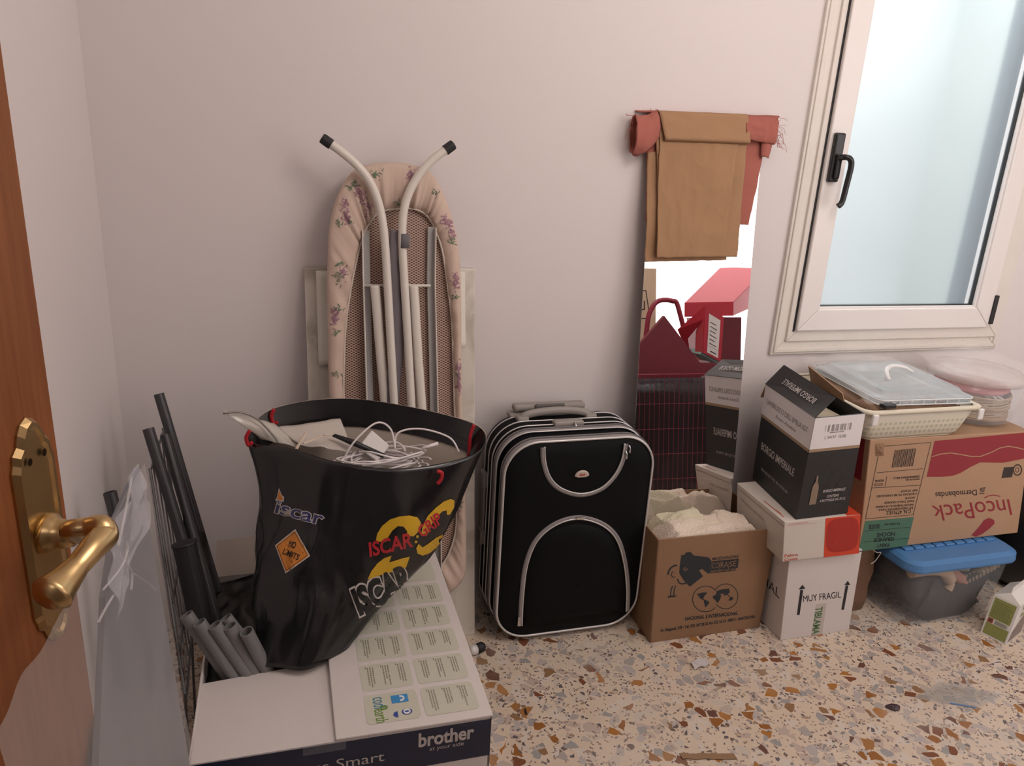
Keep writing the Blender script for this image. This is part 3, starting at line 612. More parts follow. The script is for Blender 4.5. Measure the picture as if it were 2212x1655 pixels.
for l in ([(505,1112),(560,1098),(600,1100),(575,1125),(560,1160),(535,1150),(520,1125)],[(570,1160),(590,1165),(618,1180),(610,1200),(585,1228),(572,1190)],[(545,1148),(575,1160),(572,1168),(548,1156)],
          [(648,1130),(680,1110),(720,1118),(715,1150),(690,1190),(672,1165),(645,1145)],[(680,1085),(720,1070),(790,1062),(795,1095),(765,1120),(740,1105),(700,1115),(675,1108)],[(790,1150),(810,1128),(828,1140),(822,1160),(792,1168)],[(742,1110),(755,1108),(748,1130)],[(765,1108),(790,1120),(800,1132),(785,1130)]): P4(l)
cf=lambda f,c_:(lambda a,bb,k=1:f(*c_(a,-bb),k))
def ptx(body,x,y,w_,h_,slope,bold=.02,shear=.0,k=1,f=fr,c_=cp): txt(b,cf(f,c_),body,x,-y,w_,h_,rot=slope,bold=bold,shear=shear,k=k)
ptx('MUDANZAS',630,824,238,22,6.5,.02,.3); ptx('NACIONAL E INTERNACIONAL',412,1346,465,30,7,.03,.2); ptx('GUARDAMUEBLES',610,936,238,18,7,.03,.3)
ptx('Av. Diagonal, 349 - Tel. (93) 247 28 22 Fax 232 16 23 - 08013 - BARCELONA',205,1458,835,32,9.5,.03,.2)
b.build('box_print',blueink,mb_)
b=MB(); ptx('CO',632,892,66,48,6,.0,.2,2.2); ptx('RA',706,884,66,48,6,.0,.2,2.2); ptx('SE',785,876,66,48,6,.0,.2,2.2)
for x in (700,778): P4([(x,832),(x+4,832),(x,900),(x-4,900)],2)
P4([(378,905),(398,882),(404,888),(384,911)],2); P4([(395,915),(416,892),(422,898),(401,921)],2)
b.build('box_print_knockout',card,mb_)
linen=mat('cream_linen',(.76,.65,.52),.9,bump=.5,bscale=120,sheen=.2); linen2=mat('ivory_linen',(.66,.60,.44),.9,bump=.4,bscale=80); lace=mat('white_lace',(.82,.70,.58),.9,bump=.6,bscale=220)
b=MB()   # base heap so the box reads full
b=sheet(lambda u,v:Vector((x0+.008+u*(x1-x0-.018),y0+.008+v*.185,.265+.015*nz(u*4,v*4,3))),16,12)
def pile(name,m,x_,y_,w_,d_,z_,h,seed,rot=0,lab='',k=5,edge=.045):
    cr,sr=math.cos(R(rot)),math.sin(R(rot))
    def fn(u,v):
        a=(u-.5)*w_; bb=(v-.5)*d_; rim=min(u,1-u,v,1-v)
        e=min(1,rim/.24)**.62
        zz=z_+h*e+ (.030*nz(u*k*.55+seed,v*k*.5,seed)+.005*nz(u*k*1.3+seed,v*k*1.2,seed+5)+.010*(.5-abs(nz(u*1.5+v*3+seed,v*2-u,seed)))**2+.0012*math.sin(u*120)*math.sin(v*70))*(0.3+.7*e)
        wob_=1+.06*nz(math.atan2(v-.5,u-.5)*2,seed)
        q_=(x_+(a*cr-bb*sr)*wob_,y_+(a*sr+bb*cr)*wob_,zz)
        return Vector((min(max(q_[0],x0+.006),x1-.012),min(max(q_[1],y0+.008),-.168),zz))
    ob=sheet(fn,90,60).build(name,m,None,smooth=True,solid=-.004); tag(ob,lab,'linen'); return ob
pile('folded_linen',linen2,1.10,-.235,.24,.11,.20,.155,3,5,'yellowish cream linen at the back of the moving box')
pile('folded_linen',linen,1.13,-.250,.26,.14,.20,.135,8,-4,'crumpled ivory cloth in the middle of the moving box')
pile('lace_doily',lace,1.13,-.285,.33,.17,.20,.150,12,3,'white lace doily lying at the front of the moving box')
pile('folded_linen',lace,1.255,-.270,.17,.15,.22,.122,21,-14,'fringed white cloth at the right in the moving box')
# ------------------------------------------------------------------ white MUY FRAGIL box
wbx=thing('white_box','white cardboard box printed MUY FRAGIL with two arrows','box',(1.5,-.3,0))
B4=[(1.386,-.415,0),(1.631,-.415,0),(1.636,-.10,0),(1.384,-.10,0)]; T4=[(1.366,-.412,.280),(1.618,-.412,.280),(1.630,-.10,.28),(1.366,-.10,.28)]
b=MB().hexa(B4,T4); b.build('box_body',whitecard,wbx,bevel=.002)
b=MB(); b.hexa([(1.3665,-.414,.2805),(1.617,-.414,.2805),(1.629,-.13,.2805),(1.3665,-.13,.2805)],[(1.3665,-.414,.2830),(1.617,-.414,.2830),(1.629,-.13,.2830),(1.3665,-.13,.2830)]); b.build('lid_flap',whitecard,wbx,bevel=.001)
fr2=bil(B4[0],B4[1],T4[1],T4[0]); C42=[(1690,1382),(1831,1363),(1862,1192),(1716,1215)]
def cp2(x,y): return invbil(1370+x/3.941,1000+y/3.941,C42)
b=MB()
def P4b(l,k=1): b.add([fr2(*cp2(x,y),k) for x,y in l],[tuple(range(len(l)))])
P4b([(1400,1295),(1436,1088),(1458,1088),(1422,1292)]); P4b([(1424,1085),(1455,1048),(1476,1080)])
P4b([(1758,1252),(1798,1048),(1820,1046),(1780,1250)]); P4b([(1787,1045),(1817,1008),(1836,1042)])
ptx('MUY FRAGIL',1456,1188,305,52,7.5,.0,.15,1,fr2,cp2)
line(b,lambda x,y,k=1:fr2(x,y,k),[(.0,.99),(.5,.975),(1,.99)],.008)
b.build('box_print',ink,wbx)
b=MB(); txt(b,lambda x,y,k=1:fr2(x,y,k),'TIBI.AMA',.45,.36,.34,.10,rot=-90,bold=.02); b.build('green_stamp',mat('green_ink',(.06,.16,.06),.6),wbx)
fl2=bil(B4[3],B4[0],T4[0],T4[3]); b=MB(); txt(b,lambda x,y,k=1:fl2(x,y,k),'ESPECIAL',.30,.46,.62,.11,bold=.0); b.build('side_print',ink,wbx)
b=MB(); poly(b,lambda x,y,k=1:fr2(x,y,k),[(.44,0),(.60,0),(.60,.40),(.45,.40)],.6); b.build('clear_tape',mat('clear_tape',(.60,.54,.48),.2,alpha=.35),wbx)
# ------------------------------------------------------------------ long grey-white box with red square
fx=thing('long_carton','grey-white carton with an orange-red square lying on the white box','box',(1.45,-.3,.283))
B4=[(1.330,-.430,.2835),(1.590,-.430,.2835),(1.596,-.175,.2835),(1.338,-.175,.2835)]; T4=[(1.312,-.430,.413),(1.566,-.430,.413),(1.580,-.175,.413),(1.318,-.175,.413)]
MB().hexa(B4,T4).build('box_body',greycard,fx,bevel=.002)
fr3=bil(B4[0],B4[1],T4[1],T4[0]); oran=mat('orange_red_print',(.62,.055,.02),.5,var=.06,vscale=30); dred=mat('deep_red_print',(.38,.02,.012),.5,bump=.1,bscale=90)
b=MB(); rect(b,fr3,.53,.0,.998,.995); fr3t=bil(T4[0],T4[1],T4[2],T4[3]); rect(b,fr3t,.82,.0,.995,.995); fr3r=bil(B4[1],B4[2],T4[2],T4[1]); rect(b,fr3r,0,0,1,1); b.build('orange_print',oran,fx)
b=MB(); poly(b,fr3,[(.765+ (abs(math.cos(t))**.55)*(1 if math.cos(t)>0 else -1)*.215,.53+(abs(math.sin(t))**.55)*(1 if math.sin(t)>0 else -1)*.43) for t in [i*math.pi/24 for i in range(48)]],2); b.build('red_screen_print',dred,fx)
redp=mat('pale_red_print',(.50,.14,.10),.6)
b=MB(); txt(b,fr3,'Fabra',.02,.12,.17,.07,bold=.03); txt(b,fr3,'Coats',.02,.02,.17,.07,bold=.03); rect(b,fr3,.05,.93,.30,.94); rect(b,fr3,.02,.90,.42,.905)
line(b,fr3t,circ(.42,.86,.16,28,ry=.11),.012,closed=True); line(b,fr3t,circ(.42,.86,.11,28,ry=.075),.02,closed=True); rect(b,fr3t,.05,.10,.065,.5); rect(b,fr3t,.07,.18,.08,.28); b.build('red_lettering',redp,fx)
b=MB(); fl3=bil(B4[3],B4[0],T4[0],T4[3]); txt(b,fl3,'Muestras hilo',.1,.62,.5,.08,rot=-3); rect(b,fl3,.0,.86,1,.885); b.build('side_print',mat('faint_grey_ink',(.40,.34,.29),.7),fx)
# ------------------------------------------------------------------ wine box
wx=thing('wine_box','tall black and white wine carton with open flaps on the long carton','box',(1.45,-.3,.413))
B4=[(1.352,-.424,.4135),(1.530,-.418,.4135),(1.560,-.150,.4135),(1.384,-.157,.4135)]; T4=[(1.346,-.434,.722),(1.516,-.422,.722),(1.552,-.140,.722),(1.382,-.149,.722)]
T4=[tuple(p) for p in T4]
bc=mat('black_carton',(.014,.0145,.016),.45,var=.2,vscale=30)
def hexshell(B4,T4,th):
    b=MB(); cB=sum((Vector(p) for p in B4),Vector())/4; cT=sum((Vector(p) for p in T4),Vector())/4
    iB=[Vector(p)+(cB-Vector(p)).normalized()*th*1.4 for p in B4]; iT=[Vector(p)+(cT-Vector(p)).normalized()*th*1.4 for p in T4]
    for i in range(4):
        j=(i+1)%4; b.hexa([B4[i],B4[j],iB[j],iB[i]],[T4[i],T4[j],iT[j],iT[i]])
    b.hexa(B4,[Vector(p)+Vector((0,0,.003)) for p in B4]); return b
hexshell(B4,T4,.004).build('box_body',bc,wx)
faces={'f':(0,1),'l':(3,0),'r':(1,2),'b':(2,3)}
wp=MB(); tb=MB(); gt=MB(); wt=MB(); lf=MB(); wl=mat('white_print',(.72,.68,.68),.5); gold=mat('kraft_gold_print',(.32,.21,.13),.55)
tanp=mat('tan_ink',(.24,.17,.12),.6)
for key,(i,j) in faces.items():
    f=bil(B4[i],B4[j],T4[j],T4[i],.0005); rect(wp,f,0,.70,1,1); rect(tb,f,0,.672,1,.70,1.6)
    if key in 'lr':
        txt(gt,f,'LAMBRUSCO DELL EMILIA IGT',.08,.83,.84,.05,k=2,spacing=.9); txt(gt,f,'Rosso Amabile',.30,.76,.42,.035,k=2,shear=.3)
        txt(wt,f,'BORGO IMPERIALE',.10,.36,.72,.075,bold=.012,k=1.5); txt(wt,f,'PRODOTTO IN ITALIA',.17,.16,.60,.028,k=1.5)
    else:
        for k in range(34):
            if random.random()<.72: x_=.24+k*.0155; rect(gt,f,x_,.86,x_+random.choice((.006,.010,.005)),.925,2)
        rect(gt,f,.34,.845,.62,.852,2); txt(gt,f,'L 24137  15/20',.26,.79,.42,.028,k=2)
        txt(wt,f,'BORGO IMPERIALE',.43,.25,.44,.028,bold=.02,shear=.2,k=1.5); txt(wt,f,'CONTIENE',.52,.195,.24,.024,bold=.02,shear=.2,k=1.5); txt(wt,f,'6 BOTTIGLIE DA 75 CL',.40,.155,.5,.024,bold=.02,shear=.2,k=1.5)
        poly(lf,f,[(.20,.14),(.33,.14),(.33,.30),(.315,.34),(.285,.37),(.28,.43),(.25,.43),(.245,.37),(.215,.34),(.20,.30)],1.5)
wp.build('white_band',wl,wx); tb.build('gold_stripe',gold,wx); gt.build('grey_print',mat('grey_ink',(.20,.18,.17),.6),wx); wt.build('white_lettering',mat('dull_white_ink',(.50,.46,.44),.6),wx); lf.build('bottle_print',tanp,wx)
veins=MB()
for key,(i,j) in faces.items():
    f=bil(B4[i],B4[j],T4[j],T4[i],.0004)
    for k in range(26):
        x_,y_=random.uniform(.02,.98),random.uniform(.02,.64); a=random.uniform(0,6.28); pts=[]
        for q_ in range(4):
            pts.append((min(.99,max(.01,x_)),min(.66,max(.01,y_)))); a+=random.uniform(-.9,.9); x_+=.09*math.cos(a); y_+=.06*math.sin(a)
        line(veins,f,pts,.0035)
veins.build('vine_pattern_print',mat('dark_grey_ink',(.035,.035,.037),.5),wx)
# flaps
A1,A2=Vector(T4[3]),Vector(T4[0])
Ft=[A1,A2,A2+Vector((.060,.008,.052)),A1+Vector((.052,-.004,.060))]
fp=MB().slab(Ft,.003).build('box_flap',bc,wx)
ff=bil(Ft[3],Ft[2],Ft[1],Ft[0],-.0008)
b=MB(); txt(b,bil(Ft[2],Ft[3],Ft[0],Ft[1],.004),'BORGO IMPERIALE',.17,.42,.62,.22,bold=.012,k=1); b.build('white_lettering',mat('dull_white_ink',(.5,.46,.44),.6),fp)
A1,A2=Vector(T4[2]),Vector(T4[3])
MB().slab([A1,A2,A2+Vector((.01,.03,-.05)),A1+Vector((0.0,.03,-.05))],.003).build('box_flap',card2,wx)
A1,A2=Vector(T4[1]),Vector(T4[2])
MB().slab([A2,A1.lerp(A2,.35),A1.lerp(A2,.35)+Vector((-.012,0,.026)),A2+Vector((-.020,0,.052))],.003).build('box_flap',card2,wx)
bt=MB(); bt.box((1.42,-.38,.43),(1.505,-.20,.690)); tag(bt.build('folded_paper',mat('aged_paper',(.45,.38,.28),.8,var=.15,vscale=30),bevel=.004),'folded aged papers inside the open wine carton','paper')
# ------------------------------------------------------------------ big IncoPack carton
ic=thing('large_carton','large brown carton with a dark red wave print lying on the blue-lidded tub','box',(1.95,-.2,.25))
yfI=-.372
B4=[(1.645,yfI,.2505),(2.268,yfI,.2505),(2.268,-.035,.2505),(1.640,-.035,.2505)]; T4=[(1.600,yfI,.618),(2.205,yfI,.612),(2.21,-.035,.612),(1.600,-.035,.618)]
MB().hexa(B4,T4).build('box_body',card2,ic,bevel=.003)
fi=bil(B4[0],B4[1],T4[1],T4[0],.0006); CI=[(1856,1192),(2198,1154),(2225,941),(1876,953)]
def cpi(x,y): return invbil(1580+x/3.5,760+y/3.5,CI)
fI=lambda a,bb,k=1: fi(*cpi(a,bb),k)
b=MB(); poly(b,fI,[(1500,690),(1700,678),(1900,663),(2215,642),(2215,822),(2150,835),(2030,855),(1930,852),(1850,850),(1780,880),(1700,925),(1640,945),(1560,950),(1448,948),(1478,800)])
fIl=bil(B4[3],B4[0],T4[0],T4[3],.0006); rect(b,fIl,.0,.62,.94,1)
maroon=mat('dark_red_print',(.27,.022,.032),.6); b.build('wave_print',maroon,ic)
b=MB(); line(b,lambda a,bb,k=1:fI(a,bb,k),[(1480,803),(1540,785),(1620,777),(1700,790),(1780,805),(1850,806),(1930,780),(2000,748),(2070,736),(2140,748),(2215,765)],7,k=2); b.build('wave_line',card2,ic)
fU=lambda a,bb,k=1: fI(-a,-bb+0,k)    # upside-down text: flip both axes
def utx(m_,body,x,y,w_,h_,rot,bold=0,shear=0):   # x,y = right-top corner of the upside-down word in crop pixels
    # text coordinates run right-to-left and top-to-bottom
    f=lambda a,bb,k=1: fI(x-a,y+bb,k); txt(m_,f,body,0,0,w_,h_,rot=rot,bold=bold,shear=shear)
b=MB()
f=lambda a,bb,k=1: fI(a,bb,k)
def utxt(m_,body,xr,yt,w_,h_,slope,bold=0,shear=0):
    # upside-down word: starts at its right end (xr,yt = baseline at top), runs left, sloping by slope (dy per dx)
    g=lambda a,bb,k=1: fI(xr-a-bb*shear, yt+bb+a*slope,k); txt(m_,g,body,0,0,w_,h_,bold=bold)
utxt(b,'IncoPack',2085,1120,600,120,.075,.0,-.25)
poly(b,f,[(1795,1395),(1850,1335),(1890,1280),(1930,1262),(1970,1278),(1975,1305),(1935,1345),(1880,1385),(1830,1408)])
line(b,f,[(1890,1112),(1920,1097),(1960,1090),(2015,1100)],7); b.build('red_lettering',maroon,ic)
b=MB(); utxt(b,'Dermobandas',1828,1048,315,42,.06,.01,-.1)
for q_ in range(4): line(b,f,[(1850+q_*2,1040+q_*9),(1898-q_*3,1034+q_*9)],5)
rect(b,f,1848,1075,1890,1080)
poly(b,f,[(2040,888),(2120,884),(2105,960),(2022,966)]); line(b,f,circ(2148,908,33,20,ry=38),9,closed=True); line(b,f,circ(2145,908,14,14,ry=16),5,closed=True)
# left label column
line(b,f,[(1115,722),(1470,700),(1345,1252),(975,1268)],3.5,closed=True) if False else None
for pts in ([(1105,722),(1475,700)],[(1475,700),(1352,1238)],[(1105,722),(1010,1260)],[(1085,912),(1418,888)],[(1050,1024),(1398,1010)],[(1012,1258),(1355,1232)],[(1158,940),(1146,1010)]): line(b,f,pts,3.5)
x_=1212
while x_<1360:
    w_=random.choice((4,6,9,12)); poly(b,f,[(x_,750-(x_-1212)*.07),(x_+w_*.7,750-(x_-1212)*.07),(x_+w_*.7-22,876-(x_-1212)*.05),(x_-22,876-(x_-1212)*.05)]); x_+=w_+2.5
for body,xr,yt,w_,h_ in (('DERMOBANDAS INCO',1395,938,190,15),('PANTALON ABS',1395,958,100,12),('CCCO',1130,990,65,18),('NOCHE ABS',1135,962,60,16),('C.N. 477518.2',1335,1192,175,28),('RE: ABSORBENTE PARA',1350,1172,250,15),('INCONTINENCIA DE ORINA',1352,1148,272,15),('PANT TALLA GRANDE',1358,1120,215,15),('NOCHE',1362,1095,70,14),('4 BOLSAS DE 80 UNIDADES',1378,1066,290,15),('REF 202029',1380,1040,120,14)):
    utxt(b,body,xr,yt,w_,h_,.05,.02)
b.build('black_lettering',mat('brown_black_ink',(.035,.025,.02),.6),ic)
b=MB(); poly(b,f,[(1008,1275),(1358,1250),(1310,1475),(965,1512)]); b.build('green_label',mat('green_label',(.065,.16,.105),.6),ic)
b=MB()
for body,xr,yt,w_,h_ in (('PANT',1180,1450,90,28),('GRANDE',1215,1402,145,30),('NOCHE',1220,1362,130,30),('15 020 04',1255,1290,110,16),('USO NOCHE',1110,1300,75,34)):
    g=lambda a,bb,k=2,xr=xr,yt=yt: fI(xr-a,yt+bb+a*.05,2); txt(b,g,body,0,0,w_,h_,bold=.02)
for yy in (1345,1430): line(b,lambda a,bb,k=2:fI(a,bb,2),[(1000,yy+8),(1330,yy-18)],3)
b.build('label_print',ink,ic)
b=sheet(lambda u,v:fI(1072+u*60,700+v*90,1)+Vector((0,-.006*math.sin(u*3.1)*math.sin(v*3.1)*(1+nz(u*4,v*4)),0)),8,8); b.build('torn_corner',card,ic,smooth=False)
# ------------------------------------------------------------------ tub with blue lid
tb_=thing('storage_tub','clear plastic storage tub with a blue lid standing on the floor','storage tub',(1.98,-.28,0))
def rr3(x0,y0,x1,y1,r,z,n=6): return [Vector((a,bb,z)) for a,bb in rrect(x0,y0,x1,y1,r,n)]
clear=mat('cloudy_clear_plastic',(.72,.74,.76),.25,alpha=.085,spec=.6)
b=MB(); b.loft([rr3(1.815,-.436,2.155,-.06,.045,.004),rr3(1.808,-.442,2.162,-.055,.045,.012),rr3(1.785,-.452,2.185,-.05,.045,.215)]); 
b.add(rr3(1.815,-.436,2.155,-.06,.045,.004),[tuple(range(28))]); b.build('tub_body',clear,tb_,smooth=True,solid=-.0025)
blue=mat('blue_plastic',(.075,.215,.46),.4,var=.05,vscale=20)
b=MB(); b.loft([rr3(1.772,-.463,2.198,-.04,.05,.205),rr3(1.770,-.465,2.200,-.04,.05,.212),rr3(1.772,-.463,2.198,-.04,.05,.232),rr3(1.785,-.448,2.186,-.05,.045,.240),rr3(1.80,-.43,2.17,-.06,.04,.2405)]); b.add(rr3(1.80,-.43,2.17,-.06,.04,.2405),[tuple(range(28))])
lid=b.build('lid',blue,tb_,smooth=False)
b=MB()
for k in range(9): b.box((1.808+k*.040,-.385,.240),(1.842+k*.040,-.36,.2475))
b.build('lid_rib',blue,lid,bevel=.003)
b=sheet(lambda u,v:Vector((1.835+u*.30,-.422+v*.34,.135+.045*nz(u*3,v*3,1)+.03*math.sin(u*9))),20,16); tag(b.build('dark_cloth',mat('dark_fabric',(.035,.03,.032),.9),smooth=True,solid=-.115),'dark fabric filling the bottom of the clear tub','cloth')
b=MB(); b.tube(catm([(1.835,-.395,.17),(1.90,-.40,.175),(1.96,-.405,.165),(1.99,-.41,.125),(1.985,-.412,.10)],5),[.02]*15+[.014]*6,10); tag(b.build('soft_toy',mat('beige_plush',(.50,.36,.25),.95),smooth=True),'beige plush limb pressed against the tub side','toy')
b=MB(); b.tube(catm([(1.93,-.38,.175),(1.985,-.395,.16),(2.03,-.405,.13),(2.05,-.405,.12)],5),.018,10); tag(b.build('soft_toy',mat('pink_plush',(.42,.20,.15),.95),smooth=True),'pinkish plush toy showing through the tub','toy')
b=MB(); b.tube([Vector((2.05+.11*k/60,-.408+.008*math.cos(k*.9),.125+.045*k/60+.008*math.sin(k*.9))) for k in range(61)],.009,8); tag(b.build('rope',mat('beige_rope',(.34,.27,.19),.95),smooth=True),'beige twisted rope inside the tub at the right','rope')
b=sheet(lambda u,v:Vector((1.90+u*.16,-.41+v*.2,.195-.02*u+.006*nz(u*3,v*3))),8,8); tag(b.build('folded_cloth',mat('dull_green_cloth',(.30,.29,.24),.9),smooth=True,solid=-.02),'greyish green cloth under the tub lid','cloth')
# brown paper bag at left of the tub
pb=thing('paper_bag','crumpled brown paper bag with a white string left of the clear tub','bag',(1.71,-.2,0))
def rng(z,k,s_): 
    return [Vector((1.705+(a-1.705)*k+.012*nz(a*30,bb*30,z*20+s_),bb+.010*nz(a*25,bb*25,z*25+s_+4),z)) for a,bb in rrect(1.648,-.335,1.763,-.07,.02,4)]
b=MB(); b.loft([rng(z,k,3) for z,k in ((.003,.90),(.04,.97),(.09,1.0),(.14,.97),(.19,.95),(.235,.9))],cap=True); b.build('bag_body',mat('brown_paper',(.16,.085,.05),.8,bump=.3,bscale=50),pb)
b=MB(); b.tube(catm([(1.725,-.34,.232),(1.735,-.352,.225),(1.752,-.35,.222),(1.745,-.35,.205),(1.738,-.348,.190),(1.728,-.346,.182)],5),.0016,6); b.build('bag_string',mat('white_string',(.6,.56,.5),.8),pb)
# dark bag at the far right
def rng2(z,k): return [Vector((2.62+math.cos(t_)*.30*k*(1+.10*nz(math.cos(t_)*2,math.sin(t_)*2,z*9)),-.30+math.sin(t_)*.24*k*(1+.1*nz(math.cos(t_)*3,math.sin(t_)*3,z*7)),z)) for t_ in [i*math.pi/20 for i in range(40)]]
b=MB(); b.loft([rng2(z,k) for z,k in ((.003,.8),(.03,.95),(.15,1.0),(.3,.97),(.4,.8),(.45,.4),(.50,.12))],cap=True); 
tag(b.build('bin_bag',mat('black_bin_bag',(.012,.012,.014),.3),smooth=True),'black bin bag standing right of the storage tub','bag')
# ------------------------------------------------------------------ cream basket and clear boxes on top
bk=thing('plastic_basket','cream plastic basket standing on the large brown carton','basket',(1.74,-.25,.62))
cr_=mat('cream_plastic',(.66,.60,.47),.4,trans=0)
def basket():
    m=bpy.data.materials.new('pierced_cream_plastic'); m.use_nodes=True; nt=m.node_tree; b=nt.nodes['Principled BSDF']
    tc=N(nt,'ShaderNodeTexCoord'); sp=N(nt,'ShaderNodeSeparateXYZ'); L(nt,tc.outputs['Object'],sp.inputs[0])
    def M(op,a,b_=None):
        n=N(nt,'ShaderNodeMath',operation=op)
        for i,q in enumerate((a,b_)):
            if q is None: continue
            if isinstance(q,(int,float)): n.inputs[i].default_value=q
            else: L(nt,q,n.inputs[i])
        return n.outputs[0]
    h=M('MULTIPLY',M('GREATER_THAN',M('FRACT',M('MULTIPLY',sp.outputs[0],1/.017)),.42),M('GREATER_THAN',M('FRACT',M('MULTIPLY',sp.outputs[2],1/.0165)),.45))
    z=M('MULTIPLY',M('LESS_THAN',sp.outputs[2],.678),M('GREATER_THAN',sp.outputs[2],.630)); h=M('MULTIPLY',h,z)
    mx=N(nt,'ShaderNodeMix',data_type='RGBA'); L(nt,h,mx.inputs[0]); mx.inputs[6].default_value=(.66,.60,.47,1); mx.inputs[7].default_value=(.46,.45,.36,1); L(nt,mx.outputs[2],b.inputs['Base Color'])
    b.inputs['Roughness'].default_value=.4; return m
zb=.6195
b=MB(); b.loft([rr3(1.585,-.368,1.905,-.075,.025,zb),rr3(1.575,-.376,1.918,-.068,.025,zb+.01),rr3(1.548,-.398,1.945,-.05,.03,.712)]); b.add(rr3(1.585,-.368,1.905,-.075,.025,zb),[tuple(range(28))])
b.build('basket_body',basket(),bk,smooth=True,solid=-.0025)
b=MB(); b.loft([rr3(1.546,-.400,1.947,-.048,.03,.706),rr3(1.538,-.408,1.955,-.040,.035,.708),rr3(1.536,-.410,1.957,-.038,.035,.716),rr3(1.546,-.400,1.947,-.048,.03,.720),rr3(1.553,-.393,1.94,-.055,.03,.716)]); b.build('basket_rim',cr_,bk,smooth=True)
for x in (1.566,1.938): MB().box((x-.010,-.414,.678),(x+.010,-.404,.712)).build('basket_clip',mat('white_plastic',(.72,.70,.68),.35),bk,bevel=.004)
b=sheet(lambda u,v:Vector((1.58+u*.33,-.375+v*.28,.685+.02*nz(u*6,v*6,4))),16,14); tag(b.build('brown_cloth',mat('brown_fabric',(.22,.13,.08),.9),smooth=True,solid=-.03),'brown cloth lying inside the cream basket','cloth')
clr=mat('clear_plastic',(.86,.90,.92),.08,alpha=.22,spec=.9); clr2=mat('clear_plastic_tint',(.62,.70,.74),.12,alpha=.42,spec=.8)
cl=thing('clear_box','clear plastic case with a white arched handle lying in the cream basket','case',(1.77,-.2,.72))
def rot3(P,ang=-3): 
    cx,cy=1.77,-.2; ca,sa=math.cos(R(ang)),math.sin(R(ang)); return [Vector((cx+(p.x-cx)*ca-(p.y-cy)*sa,cy+(p.x-cx)*sa+(p.y-cy)*ca,p.z+.02*(p.y-cy))) for p in P]
b=MB(); b.loft([rot3(rr3(1.62,-.375,1.93,-.06,.02,.724)),rot3(rr3(1.615,-.38,1.935,-.055,.02,.745)),rot3(rr3(1.63,-.365,1.92,-.07,.02,.750)),rot3(rr3(1.64,-.355,1.91,-.08,.02,.762)),rot3(rr3(1.66,-.34,1.90,-.10,.02,.766))],cap=True); b.build('case_shell',clr2,cl,smooth=False)
b=MB()
for z in (.728,.742): b.tube(rot3(rr3(1.613,-.382,1.937,-.053,.02,z)),.0018,6,closed=True)
for k in range(8): 
    p=rot3([Vector((1.64+k*.04,-.382,.728)),Vector((1.64+k*.04,-.382,.742))]); b.tube(p,.0014,6)
b.build('case_rim',mat('frosted_rim',(.74,.76,.77),.3),cl)
b=MB(); b.tube(catm([(1.715,-.275,.765),(1.716,-.262,.776),(1.735,-.235,.786),(1.775,-.215,.789),(1.82,-.215,.783),(1.845,-.225,.770)],6),.007,10,flat=.6); b.build('case_handle',mat('white_plastic',(.72,.70,.68),.35),cl,smooth=True)
b=MB(); b.box((1.60,-.40,.722),(1.64,-.375,.735)); b.build('case_latch',blackp,cl,bevel=.003)
# loose clear bag draped over
b=sheet(lambda u,v:Vector((1.56+u*.33,-.385+v*.33,.735+.055*math.sin(min(1,v*1.4)*1.9)*(.6+.4*math.sin(u*2.8))+.010*nz(u*6,v*6,2)+.005*nz(u*15,v*14,6))),36,30); tag(b.build('plastic_film',mat('thin_film',(.9,.88,.86),.12,alpha=.16,spec=1),smooth=True),'thin transparent plastic film crumpled over the clear case','plastic film')
# second clear tub with rope and pink lid
c2=thing('round_clear_tub','round clear tub with a pinkish lid holding ribbon, right of the basket','tub',(2.1,-.2,.62))
def el(cx,cy,rx,ry,z,n=40): return [Vector((cx+rx*math.cos(2*math.pi*k/n),cy+ry*math.sin(2*math.pi*k/n),z)) for k in range(n)]
b=MB(); b.loft([el(2.10,-.22,.110,.110,.6185),el(2.10,-.22,.125,.125,.63),el(2.10,-.22,.138,.138,.762)],cap=True); b.build('tub_body',clr,c2,smooth=True)
b=MB(); b.loft([el(2.10,-.22,.142,.142,.748),el(2.10,-.22,.144,.144,.766),el(2.10,-.22,.13,.13,.774),el(2.10,-.22,.08,.08,.776)],cap=True); b.build('tub_lid',mat('pink_clear_plastic',(.80,.68,.64),.2,alpha=.35),c2,smooth=True)
b=MB()
for k in range(15):
    b.tube([Vector((2.10+(.108+.004*math.sin(k*3+a*.7))*math.cos(a*.2),-.22+(.108+.004*math.sin(k))*math.sin(a*.2),.634+k*.0052+.003*math.sin(a*.4+k))) for a in range(32)],.0034,6)
tag(b.build('ribbon_coil',mat('beige_cord',(.42,.30,.20),.9)),'coil of beige cord inside the round clear tub','cord')
b=MB(); b.loft([el(2.09,-.22,.10,.10,.712),el(2.09,-.22,.11,.11,.722),el(2.09,-.22,.10,.10,.728)],cap=True); tag(b.build('red_jar_lid',mat('red_lid',(.45,.10,.10),.5)),'reddish flat lid lying in the round clear tub','lid')
b=sheet(lambda u,v:Vector((1.98+u*.30,-.32+v*.25,.788+.045*math.sin(v*3)*math.sin(u*3)+.012*nz(u*5,v*5,6)-.02*(1-v))),30,24); tag(b.build('plastic_film',mat('thin_film2',(.9,.86,.83),.15,alpha=.12,spec=1),smooth=True),'thin transparent plastic film over the round clear tub','plastic film')
